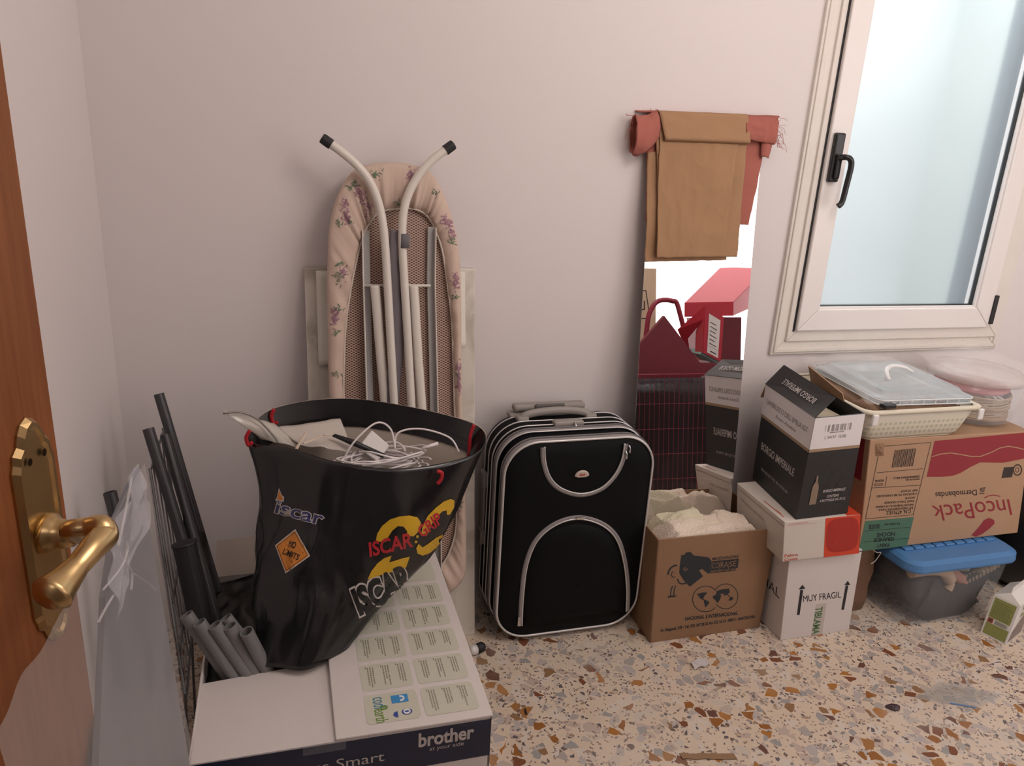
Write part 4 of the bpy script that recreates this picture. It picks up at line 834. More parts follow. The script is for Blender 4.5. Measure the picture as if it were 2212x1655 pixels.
# ------------------------------------------------------------------ small green carton
sg=thing('small_carton','small white and green carton with a red hazard square, standing on the floor','carton',(2.1,-.55,0))
f0=Vector((2.066,-.582,0)); l0=Vector((2.040,-.512,0)); dl=(l0-f0); dr=Vector((.115,.045,0)); sk=Vector((.035,.015,.125))
b=MB(); b.hexa([f0,f0+dr,f0+dr+dl,l0],[f0+sk,f0+dr+sk,f0+dr+dl+sk,l0+sk]); tf=[f0+sk,f0+dr+sk,f0+dr+dl+sk,l0+sk]; up_=Vector((.012,.004,.022))
b.build('carton_body',mat('white_carton',(.72,.70,.66),.5),sg,bevel=.001)
b=MB(); r1=(tf[0]+tf[3])/2+up_; r2=(tf[1]+tf[2])/2+up_; b.add([tf[0],tf[1],tf[2],tf[3],r1,r2],[(0,1,5,4),(2,3,4,5),(3,0,4),(1,2,5)]); b.slab([r1,r2,r2+Vector((.004,.002,.016)),r1+Vector((.004,.002,.016))],.002); b.build('carton_top',mat('white_carton',(.72,.70,.66),.5),sg)
fg=bil(l0,f0,tf[0],tf[3],.0006); gr=mat('olive_green_print',(.26,.28,.085),.5,var=.12,vscale=60); b=MB(); rect(b,fg,.08,.05,.94,.33); rect(b,fg,.08,.46,.90,.95); b.build('green_panel',gr,sg)
b=MB(); rect(b,fg,.10,.34,.30,.45,1); b.build('hazard_square',mat('red_ink2',(.40,.03,.02),.5),sg)
b=MB()
for k in range(6): rect(b,fg,.36,.35+k*.016,.86-.05*(k%2),.357+k*.016)
for k in range(9): rect(b,fg,.14,.50+k*.045,.84-.06*(k%3),.508+k*.045,1.6)
line(b,fg,[(.13,.36),(.27,.44)],.03,k=2); line(b,fg,[(.27,.36),(.13,.44)],.03,k=2); b.build('small_print',mat('dark_print',(.10,.10,.05),.6),sg)
fg2=bil(f0,f0+dr,f0+dr+sk,f0+sk,.0006); b=MB(); poly(b,fg2,[(.05,.05),(.9,.05),(.9,.75),(.5,.55),(.12,.30)]); b.build('picture_print',mat('brown_picture',(.24,.19,.17),.5,var=.5,vscale=80),sg)
b=MB(); rect(b,fg2,.3,.62,.9,.70); rect(b,fg2,.3,.80,.9,.92); b.build('green_panel',gr,sg)
# ------------------------------------------------------------------ printer carton
pr=thing('printer_carton','white and navy printer carton standing open at the left front','box',(.08,-.6,0))
px0,px1,py0,py1,pz=-.190,.346,-.908,-.310,.347
b=MB(); t4=.005
b.box((px0,py0,0),(px1,py0+t4,pz)); b.box((px0,py1-t4,0),(px1,py1,pz)); b.box((px0,py0,0),(px0+t4,py1,pz-.002)); b.box((px1-t4,py0,0),(px1,py1,pz)); b.box((px0,py0,0),(px1,py1,.004))
b.build('box_body',whitecard,pr,bevel=.002)
b=MB(); b.hexa([(.057,py0-.002,pz+.001),(px1+.003,py0-.002,pz-.001),(px1+.003,py1,pz+.001),(.057,py1,pz+.001)],[(.057,py0-.002,pz+.007),(px1+.003,py0-.002,pz+.005),(px1+.003,py1,pz+.007),(.057,py1,pz+.007)]); rf=b.build('top_flap',whitecard,pr,bevel=.002)
b=MB(); b.hexa([(px0+.004,py0,pz-.003),(.075,py0,pz-.003),(.075,-.672,pz-.010),(px0+.004,-.690,pz-.012)],[(px0+.004,py0,pz+.0005),(.075,py0,pz+.0005),(.075,-.672,pz-.006),(px0+.004,-.690,pz-.008)]); b.build('top_flap',whitecard,pr,bevel=.001)
b=MB(); b.slab([(px0+.002,py1-.004,pz),(.10,py1-.004,pz),(.10,py1+.030,pz+.090),(px0+.008,py1+.030,pz+.080)],.004); b.build('back_flap',mat('cream_card_inside',(.76,.67,.58),.7,bump=.05,bscale=40,var=.05),pr)
# navy front print
ffp=frame((px0,py0,0),(px1,py0,0),(px0,py0,pz),.0007); navy=mat('navy_print',(.010,.016,.045),.4,var=.15,vscale=14)
b=MB(); poly(b,ffp,[(0,.0),(.39,.0),(.39,.256),(.536,.256),(.536,.342),(0,.345)]); b.build('navy_band',navy,pr)
b=MB(); txt(b,ffp,'brother',.398,.304,.104,.030,bold=.03,k=2.2); txt(b,ffp,'at your side',.418,.288,.066,.0125,bold=.0,k=2.2); txt(b,ffp,'Business Smart',.112,.286,.222,.022,k=2.2); b.build('front_lettering',mat('silver_ink',(.50,.46,.45),.45),pr)
b=MB(); b.box((.0,py0-.0022,.328),(.075,py0-.0010,.345)); b.build('clear_tape',mat('clear_tape_shine',(.4,.4,.45),.2,alpha=.12,spec=1),pr)
frs=frame((px1,py0,0),(px1,py1,0),(px1,py0,pz),.0007); b=MB(); rect(b,frs,0,.1,.02,.345); rect(b,frs,0,.30,.598,.345); b.build('side_band',navy,pr)
# cards on the right flap: frame with x to the right, y to the back
tf_=bil((.057,py0-.002,pz+.007),(px1+.003,py0-.002,pz+.005),(px1+.003,py1,pz+.007),(.057,py1,pz+.007),.0006)
palg=mat('pale_green_print',(.56,.55,.455),.5); grn=MB(); tiny=MB(); rows=[(.035,.165),(.185,.315),(.335,.465),(.485,.615),(.635,.765),(.785,.93)]
for ri,(a,bb) in enumerate(rows):
    for ci,(l_,r_) in enumerate(((.20,.545),(.575,.93))):
        poly(grn,tf_,rrect(l_,a,r_,bb,.02,4))
        if ri==0 and ci==0: continue
        if ri==5: continue
        for g_ in range(3):
            x_=l_+.05+g_*.105
            rect(tiny,tf_,x_-.012,bb-.022,x_-.006,bb-.012,2)
            for q_ in range(3):
                yy=bb-.015; ln=random.uniform(.055,.10)
                while yy>bb-.015-ln:
                    w_=random.uniform(.004,.010); rect(tiny,tf_,x_+q_*.017,yy-w_,x_+q_*.017+.0085,yy,1.6); yy-=w_+.0022
grn.build('card_print',palg,rf); tiny.build('small_print',mat('grey_brown_ink',(.27,.25,.20),.6),rf)
b=MB(); txt(b,tf_,'cool',.265,.135,.048,.075,rot=-90,k=2) if False else None
def rtx(m_,body,x,y,w_,h_,bold=0):   # reads top to bottom (rotated clockwise)
    txt(m_,lambda a,bb,k=2:tf_(x+bb,y-a,2),body,0,0,w_,h_,bold=bold)
rtx(b,'cool',.255,.150,.050,.09); b.build('blue_lettering',mat('teal_ink',(.05,.22,.32),.5),rf)
b=MB(); rtx(b,'earth',.255,.097,.060,.08); line(b,tf_,circ(.32,.100,.022,10,ry=.007),.006,k=2,closed=True); b.build('green_lettering',mat('leaf_green_ink',(.13,.26,.03),.5),rf)
b=MB(); rect(b,tf_,.375,.112,.485,.148,2); rect(b,tf_,.495,.775,.56,.80,2); b.build('blue_square_print',mat('sky_blue_ink',(.05,.26,.55),.45),rf)
b=MB(); poly(b,tf_,circ(.46,.068,.034,20,ry=.0135),2); poly(b,tf_,circ(.40,.062,.03,12,90,270,ry=.013),2); b.build('blue_seal_print',mat('seal_blue_ink',(.04,.08,.32),.45),rf)
b=MB(); line(b,tf_,circ(.43,.130,.028,14,-90,90,ry=.010),.009,k=3); line(b,tf_,circ(.46,.068,.02,12,ry=.008),.008,k=3,closed=True); b.build('white_print',mat('white_ink',(.7,.72,.72),.5),rf)
b=MB()
for k in range(7): 
    a=k*.9; poly(b,tf_,[(.60+.05*math.cos(a),.80+.012*math.sin(a)),(.60+.10*math.cos(a+.3),.80+.028*math.sin(a+.3)),(.60+.05*math.cos(a+.7),.80+.012*math.sin(a+.7))],2)
poly(b,tf_,circ(.60,.80,.06,12,ry=.015),2); b.build('teal_leaf_print',mat('teal_leaf',(.02,.20,.22),.5),rf)
# black plastic bag inside
def bb_(u,v):
    x=px0+.008+u*.245; y=-.665+v*.348; return Vector((x,y,.315+.02*nz(u*4,v*4,2)+.012*nz(u*9,v*9,5)+.05*max(0,v-.25)*(1-abs(u-.55))))
tag(sheet(bb_,30,30).build('black_bag',mat('black_film',(.006,.006,.007),.35),smooth=True,solid=-.004),'black plastic bag lying inside the open half of the printer carton','bag')
# ------------------------------------------------------------------ tubes
gm=mat('grey_pvc',(.19,.185,.185),.45); dk=mat('dark_steel',(.055,.055,.06),.35,.3)
def pipe(name,p0,p1,r,m,lab,group,th=.0022):
    p0,p1=Vector(p0),Vector(p1); t_=(p1-p0).normalized(); b=MB()
    a=Vector((0,0,1)) if abs(t_.z)<.9 else Vector((0,1,0)); u=t_.cross(a).normalized(); v=t_.cross(u)
    ring=lambda p,q:[p+(u*math.cos(k*math.pi/12)+v*math.sin(k*math.pi/12))*q for k in range(24)]
    b.loft([ring(p1,r),ring(p0,r),ring(p0,r-th),ring(p1,r-th)]); return tag(b.build(name,m,smooth=False,bevel=.0004),lab,'tube',group)
shorts=[((402,1328),(478,1440),.46,'leftmost of the short grey tubes in the printer carton'),((430,1345),(500,1450),.455,'second short grey tube from the left in the printer carton'),((463,1350),(530,1448),.45,'third short grey tube from the left in the printer carton'),
 ((487,1335),(556,1448),.44,'short grey tube standing behind the fourth in the printer carton'),((496,1352),(545,1444),.445,'fourth short grey tube from the left in the printer carton'),((532,1364),(572,1440),.44,'rightmost of the short grey tubes in the printer carton')]
for i,(a,bb,z,lab) in enumerate(shorts):
    p0=atZ(*a,z); p1=atZ(*bb,.345); 
    if i==3: p1=p1+Vector((0,.035,0)); p0=p0+Vector((0,.0,0))
    d=(p1-p0).normalized(); p1=p0+d*.36
    if p1.z<.01: p1=p0+d*((p0.z-.01)/-d.z)
    pipe('grey_tube',p0,p1,.0135,gm,lab,'short grey tubes in the printer carton')
for a,va,bb,zb_,r,lab in (((343,851),-.20,(446,1200),-.33,.0115,'tallest dark tube leaning to the left wall'),((320,926),-.30,(415,1235),-.42,.0125,'second tall dark tube, left of the tallest'),((356,940),-.26,(430,1200),-.40,.0110,'tall dark tube crossing just before the tallest'),((237,1063),-.52,(262,1160),-.54,.0125,'dark tube end just showing behind the plastic wrapped panel')):
    p0=atY(*a,va); p1=atY(*bb,zb_); d=(p1-p0).normalized(); p1=p0+d*((p0.z-.33)/-d.z)*.99
    pipe('dark_tube',p0,p1,r,dk,lab,'tall dark tubes')
a=atY(398,1172,-.50); bq=atY(432,1330,-.54)
b=MB(); d=(bq-a).normalized(); b.tube([a,a+d*.004,a+d*.006,a+(bq-a)*1.25],[.026,.027,.024,.024],20); tag(b.build('black_pipe',mat('black_foam_pipe',(.010,.010,.011),.6)),'thick black capped pipe standing in the printer carton','tube')
# black plastic sheet around the tall tubes
b=MB(); P=[atY(440,1150,-.34),atY(452,1205,-.36),atY(443,1260,-.40),atY(452,1330,-.44)]; Q=[atY(395,1110,-.36),atY(400,1180,-.38),atY(400,1240,-.42),atY(405,1330,-.46)]
b.loft([[p,p.lerp(q_,.33)+Vector((0,-.015,0)),p.lerp(q_,.66)+Vector((0,-.01,.01)),q_] for p,q_ in zip(P,Q)],closed=False); tag(b.build('black_wrap',mat('black_film',(.006,.006,.007),.35),smooth=True,solid=.002),'black plastic wrap around the feet of the tall tubes','plastic wrap')
# ------------------------------------------------------------------ wire rack
rk=thing('wire_rack','dark wire rack standing on edge between the panel and the tubes','rack',(-.25,-.5,.0))
dkw=mat('grey_wire',(.12,.12,.125),.4,.4)
T1,T2=atX(352,925,-.30),atX(324,1012,-.302); B2=atX(400,1500,-.222); B1=B2+Vector((0.02,.24,.0)); B1=Vector((-.235,-.42,B2.z))
def rkp(u,v): return (T1.lerp(T2,u)).lerp(B1.lerp(B2,u),v)
for k in range(7): MB().tube([rkp(k/6,0),rkp(k/6,1.0)],.0016 if 0<k<6 else .003,6).build('wire',dkw,rk)
b=MB()
for v in (0,.62,.82,1.0): b.tube([rkp(0,v)+Vector((.003,0,0)),rkp(1,v)+Vector((.003,0,0))],.0026,6)
b.build('crossbar',dkw,rk)
b=MB()
for u in (0,1): p=rkp(u,1); b.tube([p,Vector((p.x-.01,p.y-.0,.002))],.003,6)
b.build('rack_leg',dkw,rk)
# ------------------------------------------------------------------ wrapped panel and film
pn=thing('wrapped_panel','tall grey panel in loose clear plastic wrapping leaning beside the door','panel',(-.14,-1.3,0))
F1=Vector((-.177,-1.116,1.0)); F0=Vector((-.123,-1.116,0)); 
NT=Vector((-.203,-1.56,1.0)); NB=Vector((-.146,-1.58,0)); PNn=(NT-F1).cross(F0-F1).normalized(); PNn=PNn if PNn.x>0 else -PNn
def atP(px,py,off=0): d=ray(px,py); o=F1+PNn*off; return CAM+d*((o-CAM).dot(PNn)/d.dot(PNn))
pol=[F1+Vector((0,0,-.006)),F1.lerp(F0,.25),F1.lerp(F0,.5),F1.lerp(F0,.75)]
low1=F0+Vector((0,0,.002)); nl=atP(228,1290); nt_=atP(252,1120); nl2=atP(213,1655); dz_=(nl2-nl).normalized(); low2=nl2+dz_*((nl2.z-.002)/-dz_.z)
b=MB(); top=[pol[0],pol[1],pol[2],pol[3],low1,low2,nl2,nl,nt_]; m_=len(top)
bk2=[p-PNn*.006 for p in top]; b.add(top+bk2,[tuple(range(m_)),tuple(range(m_,2*m_))]+[(i,(i+1)%m_,(i+1)%m_+m_,i+m_) for i in range(m_)])
b.build('panel_board',mat('blue_grey_board',(.17,.175,.20),.5),pn)
film=mat('clear_wrap',(.62,.58,.56),.25,alpha=.27,spec=.7)
def fm(u,v):
    top=F1.lerp(NT,u); bot=F0.lerp(NB,u); p=top.lerp(bot,v)
    return p+Vector((.006+.008*nz(u*3,v*3,1)+.003*nz(u*9,v*10,3),0,.008*nz(u*12,3,1) if v<.02 else 0))
sheet(fm,50,50).build('plastic_wrapping',film,pn,smooth=True)
def fm2(u,v):
    a=atP(*((300-60*u),(1000+160*u)),.012); bq_=atP(*((325-75*u),(1090+260*u)),.02)
    return a.lerp(bq_,v)+PNn*(.008*nz(u*3,v*3,9)+.003*nz(u*7,v*5,2))
sheet(fm2,24,20).build('loose_fold',mat('clear_wrap_fold',(.62,.61,.66),.2,alpha=.30,spec=1),pn,smooth=True)
# pale streaks laid on the wrapping as painted glints along its creases
b=MB()
for pts in ([(222,1275),(262,1225),(275,1190),(272,1170)],[(272,1215),(285,1240),(283,1275)],[(290,1240),(320,1260),(335,1275)],[(245,1285),(225,1320),(212,1345)],[(285,1030),(270,1110),(255,1180)]):
    P=[]
    for (a,bb) in pts: P.append(atP(a,bb,.022))
    b.tube(catm(P,5),.0014,6,flat=.4)
b.build('film_glint',mat('film_glint',(.80,.77,.78),.2,alpha=.32),pn,smooth=True)
# ------------------------------------------------------------------ gift bag
LV=[ # per level: L, FL, F, FR, R, BR, B, BL
 [(-.078,-.668,.357),(-.035,-.695,.356),(.011,-.715,.3585),(.060,-.69,.3585),(.107,-.650,.3585),(.120,-.56,.36),(.03,-.52,.362),(-.06,-.56,.36)],
 [(-.087,-.61,.449),(-.015,-.665,.452),(.049,-.672,.458),(.125,-.655,.44),(.192,-.60,.425),(.20,-.51,.44),(.06,-.45,.45),(-.07,-.52,.45)],
 [(-.073,-.56,.526),(.0,-.625,.54),(.063,-.632,.55),(.175,-.64,.52),(.283,-.575,.500),(.29,-.49,.53),(.09,-.41,.55),(-.06,-.47,.54)],
 [(-.063,-.50,.613),(.01,-.575,.63),(.079,-.602,.64),(.215,-.63,.62),(.340,-.56,.597),(.345,-.47,.64),(.115,-.37,.66),(-.05,-.42,.64)],
 [(-.093,-.42,.741),tuple(atY(620,968,-.515)),tuple(atY(735,1000,-.58)),tuple(atY(880,1012,-.60)),tuple(atY(1030,978,-.55)),tuple(atY(1026,915,-.455)),tuple(atY(775,862,-.345)),tuple(atY(590,882,-.36))]]
def loopc(lv,n=10): return catm([Vector(p) for p in lv],n,True)
Lp=[loopc(l) for l in LV]; nb=len(Lp[0]); rings=[]
cols=[catm([l[k] for l in Lp],8) for k in range(nb)]
nv=len(cols[0])
for j in range(nv):
    ring=[]
    for k in range(nb):
        p=cols[k][j].copy(); tz=j/(nv-1)
        cx=Vector((.1,-.52,p.z)); d=(p-cx); d.z=0; d.normalize()
        w_=(math.sin(tz*math.pi)**.5 if 0<tz<1 else 0)
        p+=d*w_*(.008*nz(k*.25,tz*4,3)+.005*nz(k*.5+2,tz*9,6)); ring.append(p)
    rings.append(ring)
bag=thing('gift_bag','large glossy black paper bag with yellow number print on the printer carton','bag',(.03,-.62,.356))
glossb=mat('glossy_black_paper',(.0085,.0085,.010),.22,bump=.15,bscale=14,spec=.55)
liner=mat('beige_paper_inside',(.42,.36,.30),.7)
bmb=MB(); bmb.loft(rings); bmb.add(rings[0],[tuple(range(nb))]); bo=bmb.build('bag_body',[glossb,liner],bag,smooth=True,solid=-.0012,matoff=1)
bvh=BVHTree.FromPolygons([tuple(v) for v in bmb.v],bmb.f)
b=MB(); ins=[]
cxr=sum(rings[-1],Vector())/nb
for j,kk in ((nv-1,.985),(nv-3,.975),(nv-5,.965)): ins.append([p.lerp(Vector((cxr.x,cxr.y,p.z)),1-kk) for p in rings[j]])
b.loft(ins); b.build('rim_fold',glossb,bag,smooth=True)
redcord=mat('red_cord',(.42,.01,.02),.7)
for pts in ([(592,884),(586,900),(592,915),(600,912)],[(540,930),(532,945),(537,962),(545,955)],[(1024,918),(1016,940),(1014,965),(1012,990)],[(944,1018),(954,1022),(953,1035),(945,1045)]):
    y_={592:-.365,540:-.435,1024:-.465,944:-.61}[pts[0][0]]
    MB().tube(catm([atY(a,bb,y_-.012) for a,bb in pts],6),.0042,8).build('cord_handle',redcord,bag,smooth=True)
def bagdec(name,m,par,design,k=.0011):
    """design(mb2d) gives polygons in photo pixels; they are laid on the bag surface"""
    mb=MB(); design(mb); bm=bmesh.new(); vs=[bm.verts.new(v) for v in mb.v]
    for f_ in mb.f:
        try: bm.faces.new([vs[i] for i in f_])
        except ValueError: pass
    bmesh.ops.triangulate(bm,faces=bm.faces)
    for _ in range(3):
        ed=[e for e in bm.edges if e.calc_length()>9]
        if not ed: break
        bmesh.ops.subdivide_edges(bm,edges=ed,cuts=1); bmesh.ops.triangulate(bm,faces=bm.faces)
    ok={}
    for v in bm.verts:
        d=ray(v.co.x,v.co.y).normalized(); h=bvh.ray_cast(CAM,d)
        if h[0] is None: ok[v]=False
        else:
            n_=h[1]; n_=n_ if n_.dot(d)<0 else -n_; v.co=h[0]+n_*k; ok[v]=True
    bmesh.ops.delete(bm,geom=[v for v in bm.verts if not ok[v]],context='VERTS')
    me=bpy.data.meshes.new(name); bm.to_mesh(me); bm.free(); me.materials.append(m); o=bpy.data.objects.new(name,me); sc.collection.objects.link(o); put(o,par); return o
def z3(pts): return [(450+x/2.627,830+y/2.627) for x,y in pts]     # crop 3 pixels to photo pixels
pf=lambda a,bb,k=1: Vector((450+a/2.627,830-bb/2.627,0))
def PX(mb,l): mb.add([Vector((x,y,0)) for x,y in z3(l)],[tuple(range(len(l)))])
yel=mat('yellow_print',(.60,.36,.02),.35); redl=mat('red_print',(.45,.02,.03),.35); orp=mat('orange_print',(.62,.22,.03),.4); wpr=mat('silver_white_print',(.55,.50,.48),.35); bluep=mat('deep_blue_print',(.03,.035,.12),.35)
two=[(950,893),(958,850),(985,805),(1030,768),(1085,750),(1140,745),(1185,755),(1205,785),(1195,830),(1165,862),(1120,862),(1128,835),(1108,808),(1075,805),(1045,830),(1020,868),(1010,893)]
two2=[(902,1108),(925,1060),(960,1015),(1000,985),(1040,972),(1025,1010),(1060,1000),(1105,985),(1142,978),(1120,1040),(1060,1058),(980,1082)]
six=[(1205,860),(1215,800),(1245,745),(1290,700),(1335,665),(1375,650),(1395,660),(1392,700),(1370,738),(1352,742),(1350,715),(1325,722),(1290,760),(1262,800),(1250,840),(1235,860)]
six2=[(1190,905),(1215,925),(1245,905),(1290,870),(1330,850),(1322,890),(1290,930),(1250,960),(1215,972),(1185,960),(1178,930)]
bagdec('yellow_numeral',yel,bag,lambda m:[PX(m,two),PX(m,two2),PX(m,six),PX(m,six2),PX(m,[(1180,855),(1193,858),(1190,872),(1177,870)]),PX(m,[(1172,885),(1185,888),(1182,902),(1169,900)])])
bagdec('red_lettering',redl,bag,lambda m:[txt(m,pf,'ISCAR',918,-978,245,78,rot=14,bold=.03,shear=.2),txt(m,pf,'GRIP',1215,-868,150,62,rot=38,bold=.03,shear=.2)],.0016)
bagdec('white_halo',wpr,bag,lambda m:[txt(m,pf,'ISCAR',862,-1304,335,138,rot=27,bold=.11,shear=.2)],.0009)
bagdec('black_lettering',mat('black_print',(.006,.006,.007),.3),bag,lambda m:[txt(m,pf,'ISCAR',862,-1304,335,138,rot=27,bold=.055,shear=.2)],.0018)
sgn=[(495,822),(578,975),(440,1075),(380,915)]
bagdec('sign_border',wpr,bag,lambda m:PX(m,sgn),.0009)
def shr(l,k): 
    cx=sum(a for a,_ in l)/len(l); cy=sum(b_ for _,b_ in l)/len(l); return [(cx+(a-cx)*k,cy+(b_-cy)*k) for a,b_ in l]
bagdec('orange_sign',orp,bag,lambda m:PX(m,shr(sgn,.93)),.0014)
bagdec('sign_lettering',mat('black_print',(.006,.006,.007),.3),bag,lambda m:[txt(m,pf,'NO',458,-925,38,36,rot=-12,bold=.03),txt(m,pf,'LIMITS',422,-962,95,34,rot=-24,bold=.02),line(m,pf,[(a,-bb) for a,bb in shr(sgn,.86)],3,closed=True)],.0019)
bagdec('logo_outline',wpr,bag,lambda m:[txt(m,pf,'iscar',380,-730,270,70,rot=-15,bold=.05,shear=-.0),PX(m,[(402,588),(420,630),(432,640),(430,668),(380,660),(392,640)])],.0009)
bagdec('logo_fill',bluep,bag,lambda m:[txt(m,pf,'iscar',380,-730,270,70,rot=-15,bold=.015,shear=-.0)],.0014)
bagdec('logo_flame',orp,bag,lambda m:PX(m,[(404,600),(416,632),(424,645),(424,660),(392,656),(397,642)]),.0016)
# contents of the bag
def inb(px,py,y): return atY(px,py,y)
cable=mat('white_cable',(.76,.70,.70),.4)
cb=thing('cable_coil','tangled coil of white cable lying in the top of the black bag','cable',tuple(inb(830,1000,-.5)))
b=MB(); ce=inb(825,1003,-.50)
for k in range(13):
    rx,ry=random.uniform(.055,.100),random.uniform(.035,.055); ox,oy=random.uniform(-.018,.030),random.uniform(-.01,.012); ph=random.uniform(0,6); zz=random.uniform(-.012,.026); tl=random.uniform(-.010,.016)
    b.tube([ce+Vector((ox+rx*math.cos(a),oy+ry*math.sin(a),zz+tl*math.cos(a+ph)+.004*math.sin(3*a+ph))) for a in [i*2*math.pi/40 for i in range(38)]],.0022,7)
b.tube(catm([ce+Vector((-.09,0,.0)),ce+Vector((-.06,.01,.05)),ce+Vector((-.01,.03,.085)),ce+Vector((.022,.03,.070)),ce+Vector((.03,.01,.03))],8),.0022,7)
b.tube(catm([ce+Vector((.03,.02,.03)),ce+Vector((.04,.03,.060)),ce+Vector((.09,.03,.066)),ce+Vector((.15,.01,.050)),ce+Vector((.17,-.005,.02))],8),.0022,7)
b.build('cable_loop',cable,cb,smooth=True)
MB().tube([ce+Vector((.085,-.02,.040)),ce+Vector((.12,-.015,.048))],.004,8).build('cable_plug',cable,cb,smooth=True)
b=MB(); p=inb(800,958,-.46); b.slab([p+Vector((-.028,0,-.012)),p+Vector((.012,-.02,-.040)),p+Vector((.042,.0,-.012)),p+Vector((.004,.02,.020))],.02); tag(b.build('white_adapter',mat('white_abs',(.75,.72,.70),.35),bevel=.003),'white square adapter on edge behind the cable coil','adapter')
def quadsheet(q,nu=16,nv=10,wz=.005,sd=1):
    return sheet(lambda u,v:(q[0].lerp(q[1],u)).lerp(q[3].lerp(q[2],u),v)+Vector((0,0,wz*nz(u*4,v*3,sd))),nu,nv)
b=quadsheet([inb(592,925,-.40),inb(735,905,-.38),inb(765,978,-.47),inb(650,962,-.47)],sd=3)
tag(b.build('paper_folder',mat('grey_paper',(.52,.47,.42),.6),smooth=True,solid=.001),'greyish paper folder lying at the left in the black bag','folder')
b=quadsheet([inb(478,886,-.43),inb(592,915,-.40),inb(655,970,-.465),inb(563,948,-.435)],sd=1)
tag(b.build('plastic_sleeve',mat('milky_sleeve',(.62,.58,.52),.25,alpha=.75,spec=.8),smooth=True,solid=.0008),'milky plastic sleeve sticking out left of the black bag','sleeve')
b=MB(); b.tube(catm([inb(482,893,-.44),inb(520,891,-.43),inb(555,905,-.43),inb(590,940,-.45),inb(603,958,-.46)],6),.0022,6); tag(b.build('metal_clip_wire',mat('grey_wire2',(.25,.23,.2),.4,.5),smooth=True),'thin grey wire lying along the plastic sleeve','wire')
b=MB()
for a,bb in (((640,970),(660,935)),((655,958),(700,940)),((700,940),(720,938))): b.tube([inb(*a,-.49),inb(*bb,-.46)],.0035,6,flat=.4)
tag(b.build('wooden_stick',mat('pale_wood',(.62,.52,.42),.7)),'pale thin sticks lying crossed in the black bag','stick')
b=MB(); b.tube([inb(720,940,-.45),inb(760,955,-.47),inb(830,985,-.49)],[.004,.007,.005],8); tag(b.build('black_cable',mat('black_cable',(.012,.012,.013),.4),smooth=True),'black plastic rod lying beneath the white adapter','rod')
b=sheet(lambda u,v:Vector((-.02+u*.36,-.56+v*.18,.635+.03*nz(u*4,v*4,2))),18,12); tag(b.build('paper_stack',mat('grey_beige_paper',(.30,.26,.22),.75,var=.3,vscale=20),smooth=True,solid=-.01),'beige papers filling the black bag below the cables','paper')
# ------------------------------------------------------------------ bits on the floor
p=atZ(1512,1437,0); b=sheet(lambda u,v:p+Vector(((u-.5)*.055,(v-.5)*.03+.01*(u-.5),.003+.008*abs(math.sin(u*5+v*2)))),10,6); tag(b.build('paper_scrap',mat('scrap_paper',(.62,.57,.57),.6),solid=.0005),'small torn white paper scrap on the floor before the moving box','paper')
q4=[atZ(1975,1508,0.001),atZ(2030,1472,0.001),atZ(2165,1500,.001),atZ(2110,1532,.001)]
b=MB(); b.slab(q4,.0006); lb=thing('clear_label','crumpled translucent printed label lying flat on the floor at the right','label',tuple(atZ(2070,1505,0)))
b.build('label_film',mat('label_film',(.66,.64,.60),.3,alpha=.30),lb)
fL=bil(q4[0],q4[3],q4[2],q4[1],.0016); b=MB()
for k in range(11): rect(b,fL,.10+.01*(k%2),.10+k*.075,.90-.1*(k%3),.118+k*.075)
b.build('label_print',mat('faint_grey_print',(.40,.38,.35),.6,alpha=.6),lb); b=MB(); rect(b,fL,.55,.02,.97,.07); b.build('blue_strip',mat('blue_strip',(.10,.24,.50),.5),lb)
p=atZ(1930,1528,.004); b=MB(); b.loft([[p+Vector((r_*.019*math.cos(t_)*(1+.2*math.sin(3*t_)),r_*.012*math.sin(t_)-.3*r_*.012*math.cos(t_),h_)) for t_ in [k*math.pi/7 for k in range(14)]] for r_,h_ in ((.9,-.003),(1,.001),(.6,.006),(.1,.008))],cap=True); tag(b.build('dark_chip',mat('dark_purple_chip',(.05,.02,.03),.3)),'dark purple chip lying on the floor','chip')
p=atZ(1030,1402,.012); cpz=thing('bottle_stopper','small black and white plastic cap on the floor behind the printer carton','cap',(p.x,p.y,0))
MB().tube([Vector((p.x-.022,p.y-.01,.016)),Vector((p.x-.004,p.y-.004,.014))],[.012,.015],16).build('white_end',mat('white_plastic',(.72,.70,.68),.35),cpz,smooth=True)
MB().tube([Vector((p.x-.004,p.y-.004,.014)),Vector((p.x+.016,p.y+.004,.014)),Vector((p.x+.022,p.y+.006,.013))],[.0145,.0145,.010],16).build('black_end',rubber,cpz,smooth=True)
p=atZ(1137,1545,.0); MB().tube([p+Vector((0,0,.003)),p+Vector((.002,.018,.003))],.0025,8).build('twig',ink); tag(bpy.data.objects['twig'],'tiny black stick on the floor','stick')
p=atZ(1530,1635,.001); b=sheet(lambda u,v:p+Vector(((u-.5)*.13,(v-.5)*.018-.03*(u-.5)+.004*nz(u*6,1),.001+.002*abs(nz(u*7,v*4,2)))),20,4); tag(b.build('bark_strip',mat('brown_bark',(.30,.18,.10),.8),solid=.001),'brown curled strip on the floor at the front','strip')
